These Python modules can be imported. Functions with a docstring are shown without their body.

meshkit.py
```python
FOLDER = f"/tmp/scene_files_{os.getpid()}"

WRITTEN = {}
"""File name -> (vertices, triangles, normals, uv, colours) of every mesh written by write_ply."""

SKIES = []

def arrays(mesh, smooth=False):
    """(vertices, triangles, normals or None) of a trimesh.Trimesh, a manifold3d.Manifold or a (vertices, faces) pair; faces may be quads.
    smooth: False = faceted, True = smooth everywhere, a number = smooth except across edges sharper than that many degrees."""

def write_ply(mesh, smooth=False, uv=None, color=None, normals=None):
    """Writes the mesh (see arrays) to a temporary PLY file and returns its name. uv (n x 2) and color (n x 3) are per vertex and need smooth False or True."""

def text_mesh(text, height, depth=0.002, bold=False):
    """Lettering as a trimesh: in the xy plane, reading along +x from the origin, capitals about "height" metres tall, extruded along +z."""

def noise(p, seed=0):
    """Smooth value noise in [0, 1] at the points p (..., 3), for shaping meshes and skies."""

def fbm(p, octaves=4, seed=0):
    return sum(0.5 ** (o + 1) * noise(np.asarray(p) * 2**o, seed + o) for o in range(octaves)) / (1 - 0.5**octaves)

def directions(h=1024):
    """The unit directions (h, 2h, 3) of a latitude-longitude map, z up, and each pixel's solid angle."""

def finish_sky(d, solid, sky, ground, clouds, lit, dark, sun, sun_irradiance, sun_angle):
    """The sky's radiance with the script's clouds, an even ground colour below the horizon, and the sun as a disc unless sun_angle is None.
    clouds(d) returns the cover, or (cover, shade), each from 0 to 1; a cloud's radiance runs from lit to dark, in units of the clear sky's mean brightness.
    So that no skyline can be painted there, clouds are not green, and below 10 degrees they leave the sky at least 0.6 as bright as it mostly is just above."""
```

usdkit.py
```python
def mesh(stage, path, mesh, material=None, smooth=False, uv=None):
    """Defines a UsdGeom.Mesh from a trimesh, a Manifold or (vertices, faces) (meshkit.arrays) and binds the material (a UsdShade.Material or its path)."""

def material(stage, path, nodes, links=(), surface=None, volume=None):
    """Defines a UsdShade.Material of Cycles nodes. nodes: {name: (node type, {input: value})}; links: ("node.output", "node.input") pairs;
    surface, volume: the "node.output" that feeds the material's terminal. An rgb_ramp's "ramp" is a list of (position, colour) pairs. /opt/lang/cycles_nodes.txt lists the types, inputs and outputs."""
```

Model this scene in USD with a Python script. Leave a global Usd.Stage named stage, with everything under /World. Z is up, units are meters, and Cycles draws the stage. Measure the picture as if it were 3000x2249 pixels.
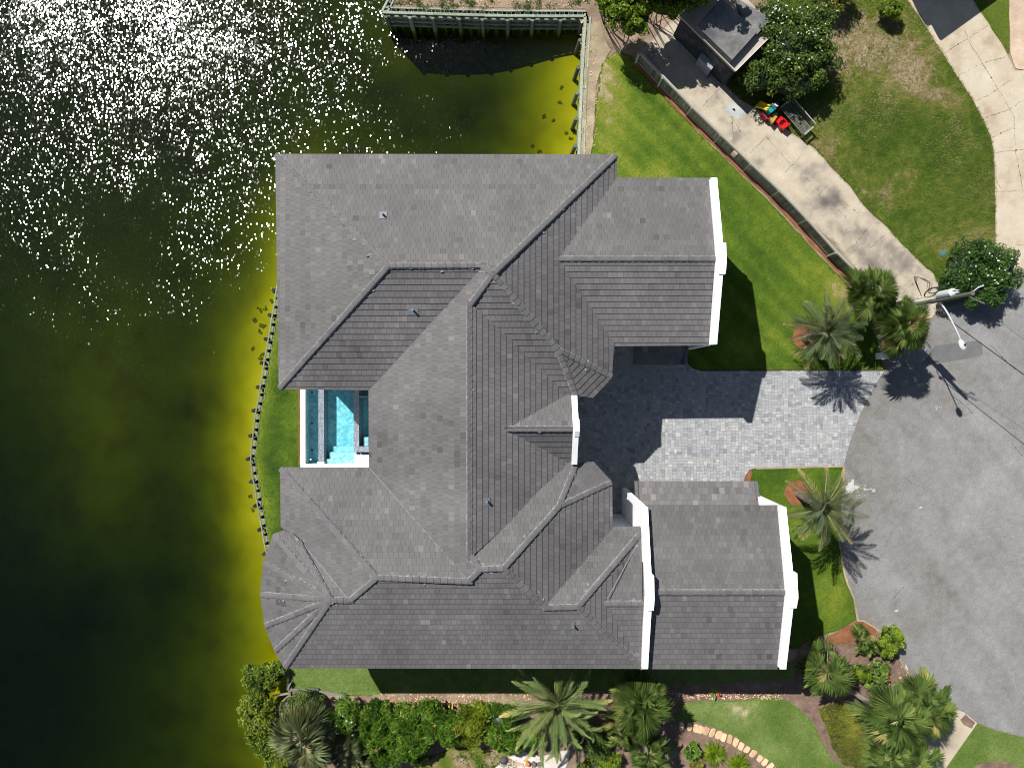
import math, random
import numpy as np
import trimesh
import shapely
import shapely.prepared
from shapely.geometry import Polygon, LineString, Point, box as sbox
from shapely.ops import unary_union
from pxr import Usd, UsdGeom, UsdLux, UsdShade, Gf, Sdf, Vt
import usdkit, meshkit

stage = Usd.Stage.CreateInMemory()
UsdGeom.SetStageUpAxis(stage, "Z")
UsdGeom.Xform.Define(stage, "/World")
UsdGeom.Scope.Define(stage, "/World/Looks")
rng = np.random.default_rng(7)
random.seed(7)

# ------------------------------------------------------------------ camera, sky, sun
CAMZ, K = 42.0, 0.02            # drone height above the lawn, metres per photo pixel on the lawn
cam = UsdGeom.Camera.Define(stage, "/World/camera")
cam.CreateHorizontalApertureAttr(36.0)
cam.CreateFocalLengthAttr(36.0 * CAMZ / 60.0)
cam.CreateClippingRangeAttr(Gf.Vec2f(0.5, 5000))
cam.AddTranslateOp().Set(Gf.Vec3d(0, 0, CAMZ))
EXPOSURE = 0.66
cam.CreateExposureAttr(EXPOSURE)
SUN = np.array([-1250.0, 1330.0, 2100.0]); SUN /= np.linalg.norm(SUN)
SUN_I, SKY_S = 1.25, 0.05
elev, rot = math.asin(SUN[2]), math.atan2(SUN[0], SUN[1])
skymat = usdkit.material(stage, "/World/Looks/sky",
    {"sky": ("sky_texture", {"sky_type": "single_scattering", "sun_disc": False, "sun_elevation": elev, "sun_rotation": rot}),
     "bg": ("background_shader", {"strength": SKY_S})},
    [("sky.color", "bg.color")], surface="bg.background")
dome = UsdLux.DomeLight.Define(stage, "/World/sky")
UsdShade.MaterialBindingAPI.Apply(dome.GetPrim()).Bind(skymat)
sun = UsdLux.DistantLight.Define(stage, "/World/sun")
sun.CreateIntensityAttr(SUN_I); sun.CreateAngleAttr(0.5); sun.CreateNormalizeAttr(True)
sun.CreateColorAttr(Gf.Vec3f(1.0, 0.965, 0.92))
sun.AddRotateXYZOp().Set(Gf.Vec3f(math.degrees(math.acos(SUN[2])), 0, math.degrees(math.atan2(SUN[0], -SUN[1]))))

# ------------------------------------------------------------------ helpers
def at(px, py, z=0.0):
    """The point at height z that the photo's pixel (px, py) shows."""
    f = K * (1 - z / CAMZ)
    return np.array([(px - 1500) * f, (1124.5 - py) * f, z])

def xy(pts, z=0.0):
    return [tuple(at(p[0], p[1], z)[:2]) for p in pts]

used = {}
def path_of(name, parent=None):
    base = str(parent.GetPath()) if parent is not None else "/World"
    k = base + "/" + name
    n = used.get(k, 0); used[k] = n + 1
    return k if n == 0 else f"{k}_{n:03d}"

def tag(p, label=None, cat=None, group=None, kind=None):
    for k, v in (("label", label), ("category", cat), ("group", group), ("kind", kind)):
        if v:
            p.SetCustomDataByKey(k, v)
    return p

def thing(name, label, cat, loc=(0, 0, 0), rz=0.0, group=None):
    x = UsdGeom.Xform.Define(stage, path_of(name))
    x.AddTranslateOp().Set(Gf.Vec3d(*map(float, loc)))
    if rz:
        x.AddRotateZOp().Set(float(rz))
    p = x.GetPrim()
    ORIGIN[str(p.GetPath())] = np.array(loc, float) if not rz else None
    return tag(p, label, cat, group)
ORIGIN = {}

class MB:
    """Collects shapes, then makes them ONE mesh."""
    def __init__(s):
        s.v, s.f, s.t, s.n = [], [], [], 0
    def add(s, v, f, tone=0.5):
        v = np.asarray(v, float); f = np.asarray(f, int)
        if f.ndim == 2 and f.shape[1] == 4:
            f = np.vstack([f[:, [0, 1, 2]], f[:, [0, 2, 3]]])
        s.v.append(v); s.f.append(f + s.n)
        s.t.append(np.broadcast_to(np.asarray(tone, float), (len(v),)).copy()); s.n += len(v)
        return s
    def tm(s, m, tone=0.5):
        return s.add(m.vertices, m.faces, tone)
    def box(s, c, size, rz=0.0, tone=0.5, ry=0.0):
        x, y, z = np.array(size) / 2
        v = np.array([[a, b, c_] for a in (-x, x) for b in (-y, y) for c_ in (-z, z)])
        if ry:
            cr, sr = math.cos(ry), math.sin(ry)
            v = np.stack([v[:, 0] * cr + v[:, 2] * sr, v[:, 1], -v[:, 0] * sr + v[:, 2] * cr], 1)
        if rz:
            cr, sr = math.cos(rz), math.sin(rz)
            v = np.stack([v[:, 0] * cr - v[:, 1] * sr, v[:, 0] * sr + v[:, 1] * cr, v[:, 2]], 1)
        f = [[0, 1, 3, 2], [4, 6, 7, 5], [0, 4, 5, 1], [2, 3, 7, 6], [0, 2, 6, 4], [1, 5, 7, 3]]
        return s.add(v + np.array(c), f, tone)
    def bar(s, a, b, w, h, tone=0.5, lift=True):
        """A box from a to b, w wide, h high (its top at the line when lift is False)."""
        a, b = np.array(a, float), np.array(b, float)
        d = b - a; L = np.linalg.norm(d[:2]); n = np.array([-d[1], d[0], 0]) / max(L, 1e-9) * w / 2
        up = np.array([0, 0, h])
        v = [a - n, a + n, a + n + up, a - n + up, b - n, b + n, b + n + up, b - n + up]
        f = [[0, 1, 2, 3], [4, 7, 6, 5], [0, 4, 5, 1], [1, 5, 6, 2], [2, 6, 7, 3], [3, 7, 4, 0]]
        return s.add(v, f, tone)
    def tube(s, pts, r, sides=6, tone=0.5, caps=True):
        p = np.asarray(pts, float); n = len(p)
        t = np.gradient(p, axis=0); t /= np.linalg.norm(t, axis=1, keepdims=True) + 1e-12
        a = np.cross(t, np.where(np.abs(t[:, 2:]) < 0.9, [0, 0, 1.0], [1.0, 0, 0])); a /= np.linalg.norm(a, axis=1, keepdims=True) + 1e-12
        b = np.cross(t, a); g = np.arange(sides) * 2 * np.pi / sides
        r = np.broadcast_to(r, (n,))
        v = (p[:, None] + r[:, None, None] * (np.cos(g)[None, :, None] * a[:, None] + np.sin(g)[None, :, None] * b[:, None])).reshape(-1, 3)
        f = [[i * sides + j, i * sides + (j + 1) % sides, (i + 1) * sides + (j + 1) % sides, (i + 1) * sides + j] for i in range(n - 1) for j in range(sides)]
        s.add(v, f, tone)
        if caps:
            for k, i in ((0, 0), (1, n - 1)):
                ring = list(range(i * sides, i * sides + sides))
                s.add(np.vstack([v[ring], p[i]]), [[j, (j + 1) % sides, sides] if k else [(j + 1) % sides, j, sides] for j in range(sides)], tone)
        return s
    def prism(s, poly, z0, z1, tone=0.5, bottom=False):
        """poly: shapely polygon or list of xy; z0, z1: numbers or functions of (n, 2)."""
        for g in parts_of(poly):
            v, f = tri(g); n = len(v)
            zt = z1(v) if callable(z1) else np.full(n, float(z1))
            zb = z0(v) if callable(z0) else np.full(n, float(z0))
            s.add(np.column_stack([v, zt]), f, tone)
            if bottom:
                s.add(np.column_stack([v, zb]), f[:, ::-1], tone)
            for ring in [g.exterior, *g.interiors]:
                c = np.array(ring.coords)[:-1]
                if ring is g.exterior and not ring.is_ccw: c = c[::-1]
                if ring is not g.exterior and ring.is_ccw: c = c[::-1]
                m = len(c); a = z1(c) if callable(z1) else np.full(m, float(z1)); b = z0(c) if callable(z0) else np.full(m, float(z0))
                top, bot = np.column_stack([c, a]), np.column_stack([c, b])
                s.add(np.vstack([bot, top]), [[i, (i + 1) % m, m + (i + 1) % m, m + i] for i in range(m)], tone)
        return s
    def sheet(s, poly, z, tone=0.5):
        for g in parts_of(poly):
            v, f = tri(g)
            s.add(np.column_stack([v, z(v) if callable(z) else np.full(len(v), float(z))]), f, tone)
        return s
    def build(s, name, mat, parent=None, smooth=False, origin=None):
        v, f, t = np.vstack(s.v), np.vstack(s.f), np.concatenate(s.t)
        if origin is None:
            q = parent
            while q is not None and str(q.GetPath()) != "/World":
                if str(q.GetPath()) in ORIGIN:
                    o = ORIGIN[str(q.GetPath())]
                    if o is not None: v = v - o
                    break
                q = q.GetParent()
        if smooth:
            m = trimesh.Trimesh(v, f, process=False); m.merge_vertices()
            p = usdkit.mesh(stage, path_of(name, parent), m, mat, smooth=smooth)
        else:
            p = usdkit.mesh(stage, path_of(name, parent), (v, f), mat)
            pv = UsdGeom.PrimvarsAPI(p).CreatePrimvar("tone", Sdf.ValueTypeNames.FloatArray, "vertex")
            pv.Set(Vt.FloatArray.FromNumpy(t.astype(np.float32)))
        return p.GetPrim()

def parts_of(poly):
    if not hasattr(poly, "geom_type"):
        poly = Polygon(poly)
    if not poly.is_valid:
        poly = poly.buffer(0)
    if poly.geom_type == "Polygon":
        return [] if poly.is_empty or poly.area < 1e-7 else [poly]
    return [g for x in getattr(poly, "geoms", []) for g in parts_of(x)] if poly.geom_type in ("MultiPolygon", "GeometryCollection") else []

def tri(g):
    g = shapely.remove_repeated_points(g, 1e-5)
    v, f = trimesh.creation.triangulate_polygon(g, engine="earcut")
    v, f = np.asarray(v), np.asarray(f)
    e1, e2 = v[f[:, 1]] - v[f[:, 0]], v[f[:, 2]] - v[f[:, 0]]
    flip = e1[:, 0] * e2[:, 1] - e1[:, 1] * e2[:, 0] < 0
    f[flip] = f[flip][:, ::-1]
    return v, f

def smooth_line(pts, step=0.3, closed=False):
    """Catmull-Rom through the points."""
    p = np.asarray(pts, float)
    ext = np.vstack([p[-1], p, p[0], p[1]]) if closed else np.vstack([2 * p[0] - p[1], p, 2 * p[-1] - p[-2]])
    out = []
    for i in range(len(ext) - 3):
        a, b, c, d = ext[i:i + 4]
        n = max(2, int(np.linalg.norm(c - b) / step))
        t = np.linspace(0, 1, n, endpoint=False)[:, None]
        out.append(0.5 * (2 * b + (c - a) * t + (2 * a - 5 * b + 4 * c - d) * t ** 2 + (3 * b - a - 3 * c + d) * t ** 3))
    if not closed: out.append(p[-1:])
    return np.vstack(out)

def blob(px, py, rx, ry=None, seed=0, rough=0.12, n=40, rot=0.0, z=0.0):
    """An irregular round patch on the ground (photo pixels)."""
    ry = ry or rx; r = np.random.default_rng(seed + int(px * 7 + py))
    a = np.linspace(0, 2 * np.pi, n, endpoint=False)
    k = 1 + sum(rough / (m ** 0.7) * math.sin(r.uniform(0, 6.3)) * np.cos(m * a + r.uniform(0, 6.3)) for m in range(2, 9))
    x, y = rx * k * np.cos(a), ry * k * np.sin(a)
    c, s_ = math.cos(rot), math.sin(rot)
    return Polygon(xy(np.column_stack([px + x * c - y * s_, py + x * s_ + y * c]), z))

def rough_edge(poly, amp=0.05, step=0.12, seed=0):
    """Makes a patch's outline uneven."""
    out = []
    for g in parts_of(poly):
        L = g.exterior.length; n = max(12, int(L / step))
        c = np.array([g.exterior.interpolate(i / n, normalized=True).coords[0] for i in range(n)])
        q = np.column_stack([c * 1.7, np.full(n, seed)]); w = np.column_stack([c * 6.0, np.full(n, seed + 3.0)])
        off = np.column_stack([meshkit.noise(q, seed) - .5 + .5 * (meshkit.noise(w, seed + 1) - .5), meshkit.noise(q + 9, seed + 2) - .5 + .5 * (meshkit.noise(w + 9, seed + 4) - .5)]) * 2 * amp
        out.append(Polygon(c + off, [list(i.coords) for i in g.interiors]).buffer(0))
    return unary_union(out)

# ------------------------------------------------------------------ materials
L = "/World/Looks/"
def ground_mat(name, stops, scale=1.2, detail=8, rough=0.9, fine=25.0, fine_amt=0.5, bump=0.3, big=0.25, big_amt=0.35, spec=0.25, stretch=None, roughness=0.6):
    n = {"g": ("geometry", {}), "n": ("noise_texture", {"scale": scale, "detail": detail, "roughness": roughness}), "r": ("rgb_ramp", {"ramp": stops}),
         "f": ("noise_texture", {"scale": fine, "detail": 4, "roughness": 0.7}), "fr": ("map_range", {"from_min": 0.25, "from_max": 0.75, "to_min": 1 - fine_amt, "to_max": 1 + fine_amt}),
         "b": ("noise_texture", {"scale": big, "detail": 3}), "br": ("map_range", {"from_min": 0.3, "from_max": 0.7, "to_min": 1 - big_amt, "to_max": 1 + big_amt}),
         "mm": ("math", {"math_type": "multiply"}), "s": ("vector_math", {"math_type": "scale"}),
         "bp": ("bump", {"strength": bump, "distance": 0.03}), "p": ("principled_bsdf", {"roughness": rough, "specular_ior_level": spec})}
    l = [("n.fac", "r.fac"), ("g.position", "f.vector"), ("g.position", "b.vector"), ("f.fac", "fr.value"), ("b.fac", "br.value"), ("fr.result", "mm.value1"), ("br.result", "mm.value2"),
         ("r.color", "s.vector1"), ("mm.value", "s.scale"), ("s.vector", "p.base_color"), ("f.fac", "bp.height"), ("bp.normal", "p.normal")]
    if stretch:
        n["m"] = ("mapping", {"rotation": (0, 0, stretch[2]), "scale": (stretch[0], stretch[1], 1)})
        l += [("g.position", "m.vector"), ("m.vector", "n.vector")]
    else:
        l += [("g.position", "n.vector")]
    return usdkit.material(stage, L + name, n, l, surface="p.BSDF")

def tone_mat(name, stops, rough=0.7, fine=30.0, fine_amt=0.2, bump=0.2, spec=0.3, translucent=0.0, metallic=0.0, stretch=None, streak=None):
    """Colour from each piece's own tone, with grain."""
    n = {"a": ("attribute", {"attribute": "tone"}), "r": ("rgb_ramp", {"ramp": stops}), "g": ("geometry", {}),
         "f": ("noise_texture", {"scale": fine, "detail": 5, "roughness": 0.65}), "fr": ("map_range", {"from_min": 0.25, "from_max": 0.75, "to_min": 1 - fine_amt, "to_max": 1 + fine_amt}),
         "s": ("vector_math", {"math_type": "scale"}), "bp": ("bump", {"strength": bump, "distance": 0.01}),
         "p": ("principled_bsdf", {"roughness": rough, "specular_ior_level": spec, "metallic": metallic})}
    l = [("a.fac", "r.fac"), ("f.fac", "fr.value"), ("r.color", "s.vector1"), ("fr.result", "s.scale"), ("s.vector", "p.base_color"), ("f.fac", "bp.height"), ("bp.normal", "p.normal")]
    if stretch:
        n["m"] = ("mapping", {"rotation": (0, 0, stretch[2]), "scale": (stretch[0], stretch[1], 1)})
        l += [("g.position", "m.vector"), ("m.vector", "f.vector")]
    else:
        l += [("g.position", "f.vector")]
    surface = "p.BSDF"
    if translucent:
        n["t"] = ("hsv", {"hue": 0.48, "saturation": 1.1, "value": 1.6}); n["tb"] = ("translucent_bsdf", {}); n["x"] = ("mix_closure", {"fac": translucent})
        l += [("s.vector", "t.color"), ("t.color", "tb.color"), ("p.BSDF", "x.closure1"), ("tb.BSDF", "x.closure2")]
        surface = "x.closure"
    return usdkit.material(stage, L + name, n, l, surface=surface)

def plain(name, col, rough=0.6, spec=0.4, metallic=0.0, fine=8.0, amt=0.12, bump=0.05):
    return tone_mat(name, [(0, col), (1, col)], rough, fine, amt, bump, spec, 0, metallic)

M = {}
M["roof"] = tone_mat("roof_tile_concrete", [(0, (.052, .049, .049)), (.25, (.083, .079, .079)), (.6, (.104, .0995, .0995)), (.85, (.126, .120, .118)), (1, (.165, .155, .147))], 0.7, 14, .15, .35, .3)
M["ridge"] = tone_mat("ridge_tile_concrete", [(0, (.07, .067, .068)), (.5, (.098, .094, .094)), (1, (.132, .125, .12))], 0.75, 10, .15, .3, .3)
M["mortar"] = tone_mat("mortar_grey", [(0, (.13, .13, .135)), (1, (.25, .25, .26))], 0.9, 20, .25, .5, .2)
M["deck"] = plain("roof_underlay", (.03, .03, .032), .9)
M["stucco"] = ground_mat("white_stucco", [(0, (.70, .70, .70)), (1, (.78, .78, .78))], 2, 4, .8, 40, .06, .2, .5, .06)
M["metal_white"] = plain("white_painted_metal", (.43, .45, .47), .4, .35, 0, 6, .06)
M["galv"] = plain("galvanised_steel", (.26, .275, .29), .5, .4, .2, 12, .15)
M["lead"] = plain("grey_flashing", (.15, .165, .18), .5, .4, .2, 12, .15)
M["black"] = plain("black_plastic", (.012, .012, .013), .45)
M["glass"] = plain("window_glass", (.02, .026, .03), .08, .6)
M["paver"] = tone_mat("paver_concrete", [(0, (.14, .147, .158)), (.25, (.205, .214, .224)), (.6, (.27, .276, .28)), (.85, (.315, .315, .305)), (1, (.38, .368, .335))], 0.85, 22, .2, .35, .25)
M["joint"] = ground_mat("joint_sand", [(0, (.10, .10, .10)), (1, (.17, .165, .155))], 6, 4, .95)
M["concrete"] = tone_mat("old_concrete", [(0, (.10, .09, .078)), (.3, (.22, .195, .16)), (.52, (.345, .30, .23)), (.75, (.40, .35, .265)), (1, (.46, .41, .33))], .9, 9, .12, .3, .15)
M["concrete2t"] = tone_mat("pale_concrete_slabs", [(0, (.16, .125, .085)), (.3, (.30, .245, .175)), (.55, (.385, .33, .245)), (.8, (.425, .38, .30)), (1, (.47, .43, .36))], .9, 9, .10, .3, .12)
M["concrete2"] = ground_mat("pale_concrete", [(0.25, (.26, .215, .15)), (.5, (.37, .318, .235)), (.75, (.42, .375, .30))], .5, 8, .9, 30, .1, .15, .3, .12)
M["asphalt"] = tone_mat("old_asphalt", [(0, (.092, .087, .079)), (.3, (.150, .144, .134)), (.5, (.178, .176, .171)), (.72, (.212, .211, .207)), (1, (.285, .28, .27))], .9, 9, .22, .4, .12)
M["patch"] = ground_mat("newer_asphalt", [(0.3, (.10, .10, .102)), (.7, (.13, .13, .13))], 1.5, 8, .9, 40, .2, .3, .3, .1)
M["sand"] = ground_mat("dry_sand", [(0.3, (.19, .155, .095)), (.7, (.33, .27, .18))], 1.2, 8, .95, 18, .2, .4, .3, .15)
M["gravel"] = ground_mat("tan_gravel", [(0.3, (.36, .27, .19)), (.7, (.48, .38, .28))], 1.2, 8, .95, 16, .3, .5, .3, .1)
M["whitesand"] = ground_mat("white_sand", [(0.3, (.42, .37, .33)), (.7, (.58, .53, .48))], 1.5, 8, .95, 14, .25, .5, .3, .1)
M["dirt"] = ground_mat("bare_dirt", [(0.25, (.12, .085, .058)), (.5, (.205, .15, .105)), (.75, (.28, .215, .155))], 1.3, 10, .95, 14, .35, .6, .3, .2)
M["mulch"] = ground_mat("brown_mulch", [(0.25, (.085, .056, .042)), (.55, (.165, .112, .084)), (.8, (.25, .18, .135))], 2.0, 10, .95, 22, .5, .8, .3, .15)
M["redmulch"] = ground_mat("red_mulch", [(0.25, (.12, .05, .024)), (.55, (.20, .082, .038)), (.8, (.26, .125, .065))], 2.0, 10, .95, 22, .4, .8, .3, .12)
def grass(name, stops, scale=.35, fine=16, fa=.35, big=.12, ba=.2, stretch=None):
    return ground_mat(name, stops, scale, 9, .95, fine, fa, 1.0, big, ba, .12, stretch, .66)
M["vergegrass"] = grass("mown_lawn", [(.28, (.034, .072, .005)), (.46, (.058, .110, .007)), (.6, (.090, .140, .008)), (.78, (.135, .165, .012))], .5, 14, .3, .16, .2, (.35, 1.0, -.78))
def lawn_mat(name, stops): return tone_mat(name, stops, .95, 11, .42, 1.0, .1)
M["lawn"] = lawn_mat("mown_lawn", [(0, (.020, .046, .006)), (.3, (.043, .081, .008)), (.5, (.069, .110, .011)), (.72, (.115, .147, .016)), (.88, (.15, .155, .03)), (1, (.25, .21, .11))])
M["lawn2"] = lawn_mat("soft_lawn", [(0, (.045, .080, .014)), (.3, (.075, .118, .024)), (.55, (.112, .155, .042)), (.75, (.155, .18, .065)), (1, (.32, .28, .17))])
M["weedy"] = lawn_mat("weedy_lawn", [(0, (.028, .056, .006)), (.25, (.050, .085, .010)), (.45, (.085, .108, .016)), (.62, (.140, .130, .042)), (.8, (.205, .155, .09)), (1, (.27, .205, .135))])
M["cover"] = grass("ground_cover_soil", [(.3, (.06, .07, .012)), (.5, (.11, .10, .02)), (.7, (.15, .12, .03))], 1.5, 12, .5)
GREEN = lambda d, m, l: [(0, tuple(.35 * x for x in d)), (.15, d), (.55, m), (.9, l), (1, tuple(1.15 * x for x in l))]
M["blade"] = tone_mat("grass_blade", [(0, (.025, .055, .004)), (.5, (.068, .115, .007)), (1, (.14, .18, .015))], .7, 2, .25, 0, .15, .3)
M["blade2"] = tone_mat("soft_grass_blade", [(0, (.07, .13, .02)), (.5, (.115, .18, .035)), (1, (.20, .22, .07))], .7, 2, .25, 0, .15, .3)
M["blade3"] = tone_mat("weedy_grass_blade", [(0, (.05, .10, .012)), (.45, (.085, .135, .016)), (.75, (.17, .17, .04)), (1, (.33, .27, .15))], .7, 2, .25, 0, .15, .3)
M["shrub"] = tone_mat("shrub_leaf", GREEN((.03, .062, .008), (.08, .14, .016), (.175, .24, .045)), .5, 3, .25, 0, .4, .25)
M["darkshrub"] = tone_mat("dark_shrub_leaf", GREEN((.014, .042, .006), (.036, .092, .012), (.09, .17, .025)), .45, 3, .25, 0, .45, .2)
M["limeshrub"] = tone_mat("lime_shrub_leaf", GREEN((.045, .09, .004), (.135, .215, .008), (.26, .34, .02)), .5, 3, .25, 0, .4, .3)
M["olive"] = tone_mat("olive_shrub_leaf", GREEN((.045, .058, .004), (.125, .135, .010), (.22, .215, .03)), .5, 3, .25, 0, .4, .25)
M["bankbush"] = tone_mat("bank_shrub_leaf", GREEN((.035, .068, .004), (.12, .18, .009), (.23, .29, .025)), .5, 3, .25, 0, .4, .25)
M["hedge"] = tone_mat("hedge_leaf", GREEN((.022, .065, .005), (.072, .16, .012), (.19, .30, .04)), .45, 3, .25, 0, .45, .22)
M["date"] = tone_mat("date_palm_frond", [(0, (.065, .10, .056)), (.4, (.14, .19, .105)), (.7, (.18, .19, .065)), (.85, (.32, .27, .11)), (1, (.44, .37, .2))], .5, 4, .2, 0, .4, .15)
M["queen"] = tone_mat("big_palm_frond", [(0, (.045, .08, .025)), (.35, (.115, .175, .055)), (.65, (.21, .26, .085)), (.9, (.38, .35, .11)), (1, (.45, .38, .17))], .45, 4, .2, 0, .45, .18)
M["fan"] = tone_mat("fan_palm_leaf", [(0, (.030, .062, .013)), (.4, (.092, .155, .032)), (.75, (.18, .25, .065)), (.92, (.27, .31, .085)), (1, (.36, .30, .12))], .42, 4, .2, 0, .5, .18)
M["pindo"] = tone_mat("grey_palm_leaf", [(0, (.07, .10, .05)), (.4, (.18, .225, .10)), (.75, (.30, .34, .16)), (1, (.46, .40, .24))], .5, 4, .2, 0, .4, .15)
M["trunk"] = tone_mat("palm_trunk", [(0, (.07, .055, .045)), (.5, (.17, .14, .12)), (1, (.27, .23, .20))], .9, 12, .4, .8, .2)
M["twig"] = tone_mat("twig_bark", [(0, (.09, .07, .05)), (1, (.22, .19, .15))], .9, 10, .3, .5, .2)
M["white_flower"] = plain("white_petal", (.8, .78, .70), .6)
M["pink_flower"] = plain("pink_petal", (.62, .13, .16), .6)
M["orange_flower"] = plain("orange_petal", (.62, .27, .03), .6)
M["red_flower"] = plain("red_petal", (.6, .02, .015), .6)
M["wood"] = tone_mat("weathered_wood", [(0, (.075, .08, .06)), (.5, (.15, .155, .12)), (1, (.29, .28, .235))], .85, 9, .3, .4, .2, 0, 0, (1, 8, .78))
M["fencewood"] = tone_mat("fence_picket_wood", [(0, (.05, .053, .04)), (.5, (.115, .118, .085)), (1, (.21, .205, .16))], .85, 9, .3, .4, .2)
M["treated"] = tone_mat("treated_timber", [(0, (.07, .095, .068)), (.5, (.17, .205, .145)), (1, (.29, .32, .24))], .85, 7, .3, .4, .2)
M["pile"] = tone_mat("pile_timber", [(0, (.012, .011, .010)), (.3, (.04, .04, .035)), (.6, (.12, .14, .09)), (1, (.36, .39, .28))], .85, 8, .3, .5, .2)
M["vinyl"] = tone_mat("vinyl_sheet_pile", [(0, (.10, .11, .125)), (1, (.30, .32, .34))], .6, 5, .2, .1, .3)
M["darkwall"] = ground_mat("mildewed_stucco", [(.3, (.016, .017, .019)), (.55, (.04, .041, .043)), (.75, (.10, .10, .10))], 1.5, 8, .9, 20, .3, .4, .5, .3)
M["rooftar"] = ground_mat("stained_flat_roof", [(.30, (.045, .05, .058)), (.46, (.10, .10, .102)), (.60, (.15, .147, .137)), (.75, (.25, .225, .175))], .9, 10, .9, 14, .25, .4, .3, .3)
M["rooftan"] = ground_mat("tan_slab_roof", [(.25, (.25, .21, .17)), (.75, (.40, .35, .29))], 1.5, 8, .9, 14, .2, .3, .3, .15)
M["tealgrey"] = plain("teal_plastic", (.03, .16, .19), .5)
M["teal"] = plain("turquoise_plastic", (.01, .30, .34), .35)
M["yellow"] = plain("yellow_plastic", (.62, .44, .02), .4)
M["redp"] = plain("red_plastic", (.52, .008, .012), .3)
M["maroon"] = plain("maroon_plastic", (.22, .018, .022), .45)
M["amber"] = plain("amber_plastic", (.36, .22, .03), .45)
M["greenp"] = plain("sea_green_plastic", (.01, .22, .17), .4)
M["bluep"] = plain("blue_plastic", (.01, .15, .25), .4)
M["purplep"] = plain("purple_plastic", (.12, .01, .14), .4)
M["whitep"] = plain("white_plastic", (.7, .72, .74), .4)
M["paleslab"] = ground_mat("pale_patch_concrete", [(.3, (.23, .25, .245)), (.7, (.30, .315, .30))], 1.5, 6, .9, 30, .1, .15)
M["chalk"] = ground_mat("white_road_paint", [(.3, (.27, .265, .25)), (.7, (.46, .45, .43))], 3, 8, .9, 20, .1)
M["crack"] = plain("crack_soil", (.055, .045, .032), .95, .1, 0, 12, .5)
M["stake"] = tone_mat("mossy_stake", [(0, (.10, .08, .035)), (.5, (.30, .24, .07)), (1, (.46, .38, .13))], .85, 9, .3, .4, .2)
M["stone"] = tone_mat("flagstone", [(0, (.38, .25, .14)), (.5, (.54, .37, .22)), (1, (.62, .45, .29))], .85, 6, .18, .3, .25)
M["brick"] = tone_mat("old_brick", [(0, (.30, .17, .11)), (.5, (.42, .27, .19)), (1, (.52, .42, .34))], .9, 14, .25, .4, .2)
M["terracotta"] = plain("terracotta", (.50, .17, .045), .7)
M["coping"] = ground_mat("white_travertine", [(.3, (.76, .72, .66)), (.7, (.84, .81, .76))], 2, 5, .7, 20, .06, .1, .5, .05)
M["plaster"] = ground_mat("aqua_pool_plaster", [(.36, (.17, .37, .41)), (.5, (.25, .47, .51)), (.62, (.36, .56, .59))], 5, 3, .6, 9, .12, .2, 1.5, .08, .3, None, .5)
M["slate"] = tone_mat("dark_slate", [(0, (.06, .06, .065)), (1, (.16, .16, .165))], .8)

def mosaic(name):
    return usdkit.material(stage, L + name,
        {"g": ("geometry", {}), "v": ("voronoi_texture", {"scale": 26.0, "metric": "chebychev", "randomness": .8}), "s": ("separate_color", {}),
         "r": ("rgb_ramp", {"ramp": [(0, (.10, .12, .15)), (.4, (.16, .185, .215)), (.7, (.215, .24, .265)), (1, (.30, .325, .345))]}),
         "p": ("principled_bsdf", {"roughness": .25})},
        [("g.position", "v.vector"), ("v.color", "s.color"), ("s.r", "r.fac"), ("r.color", "p.base_color")], surface="p.BSDF")
M["mosaic"] = mosaic("glass_mosaic")

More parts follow.
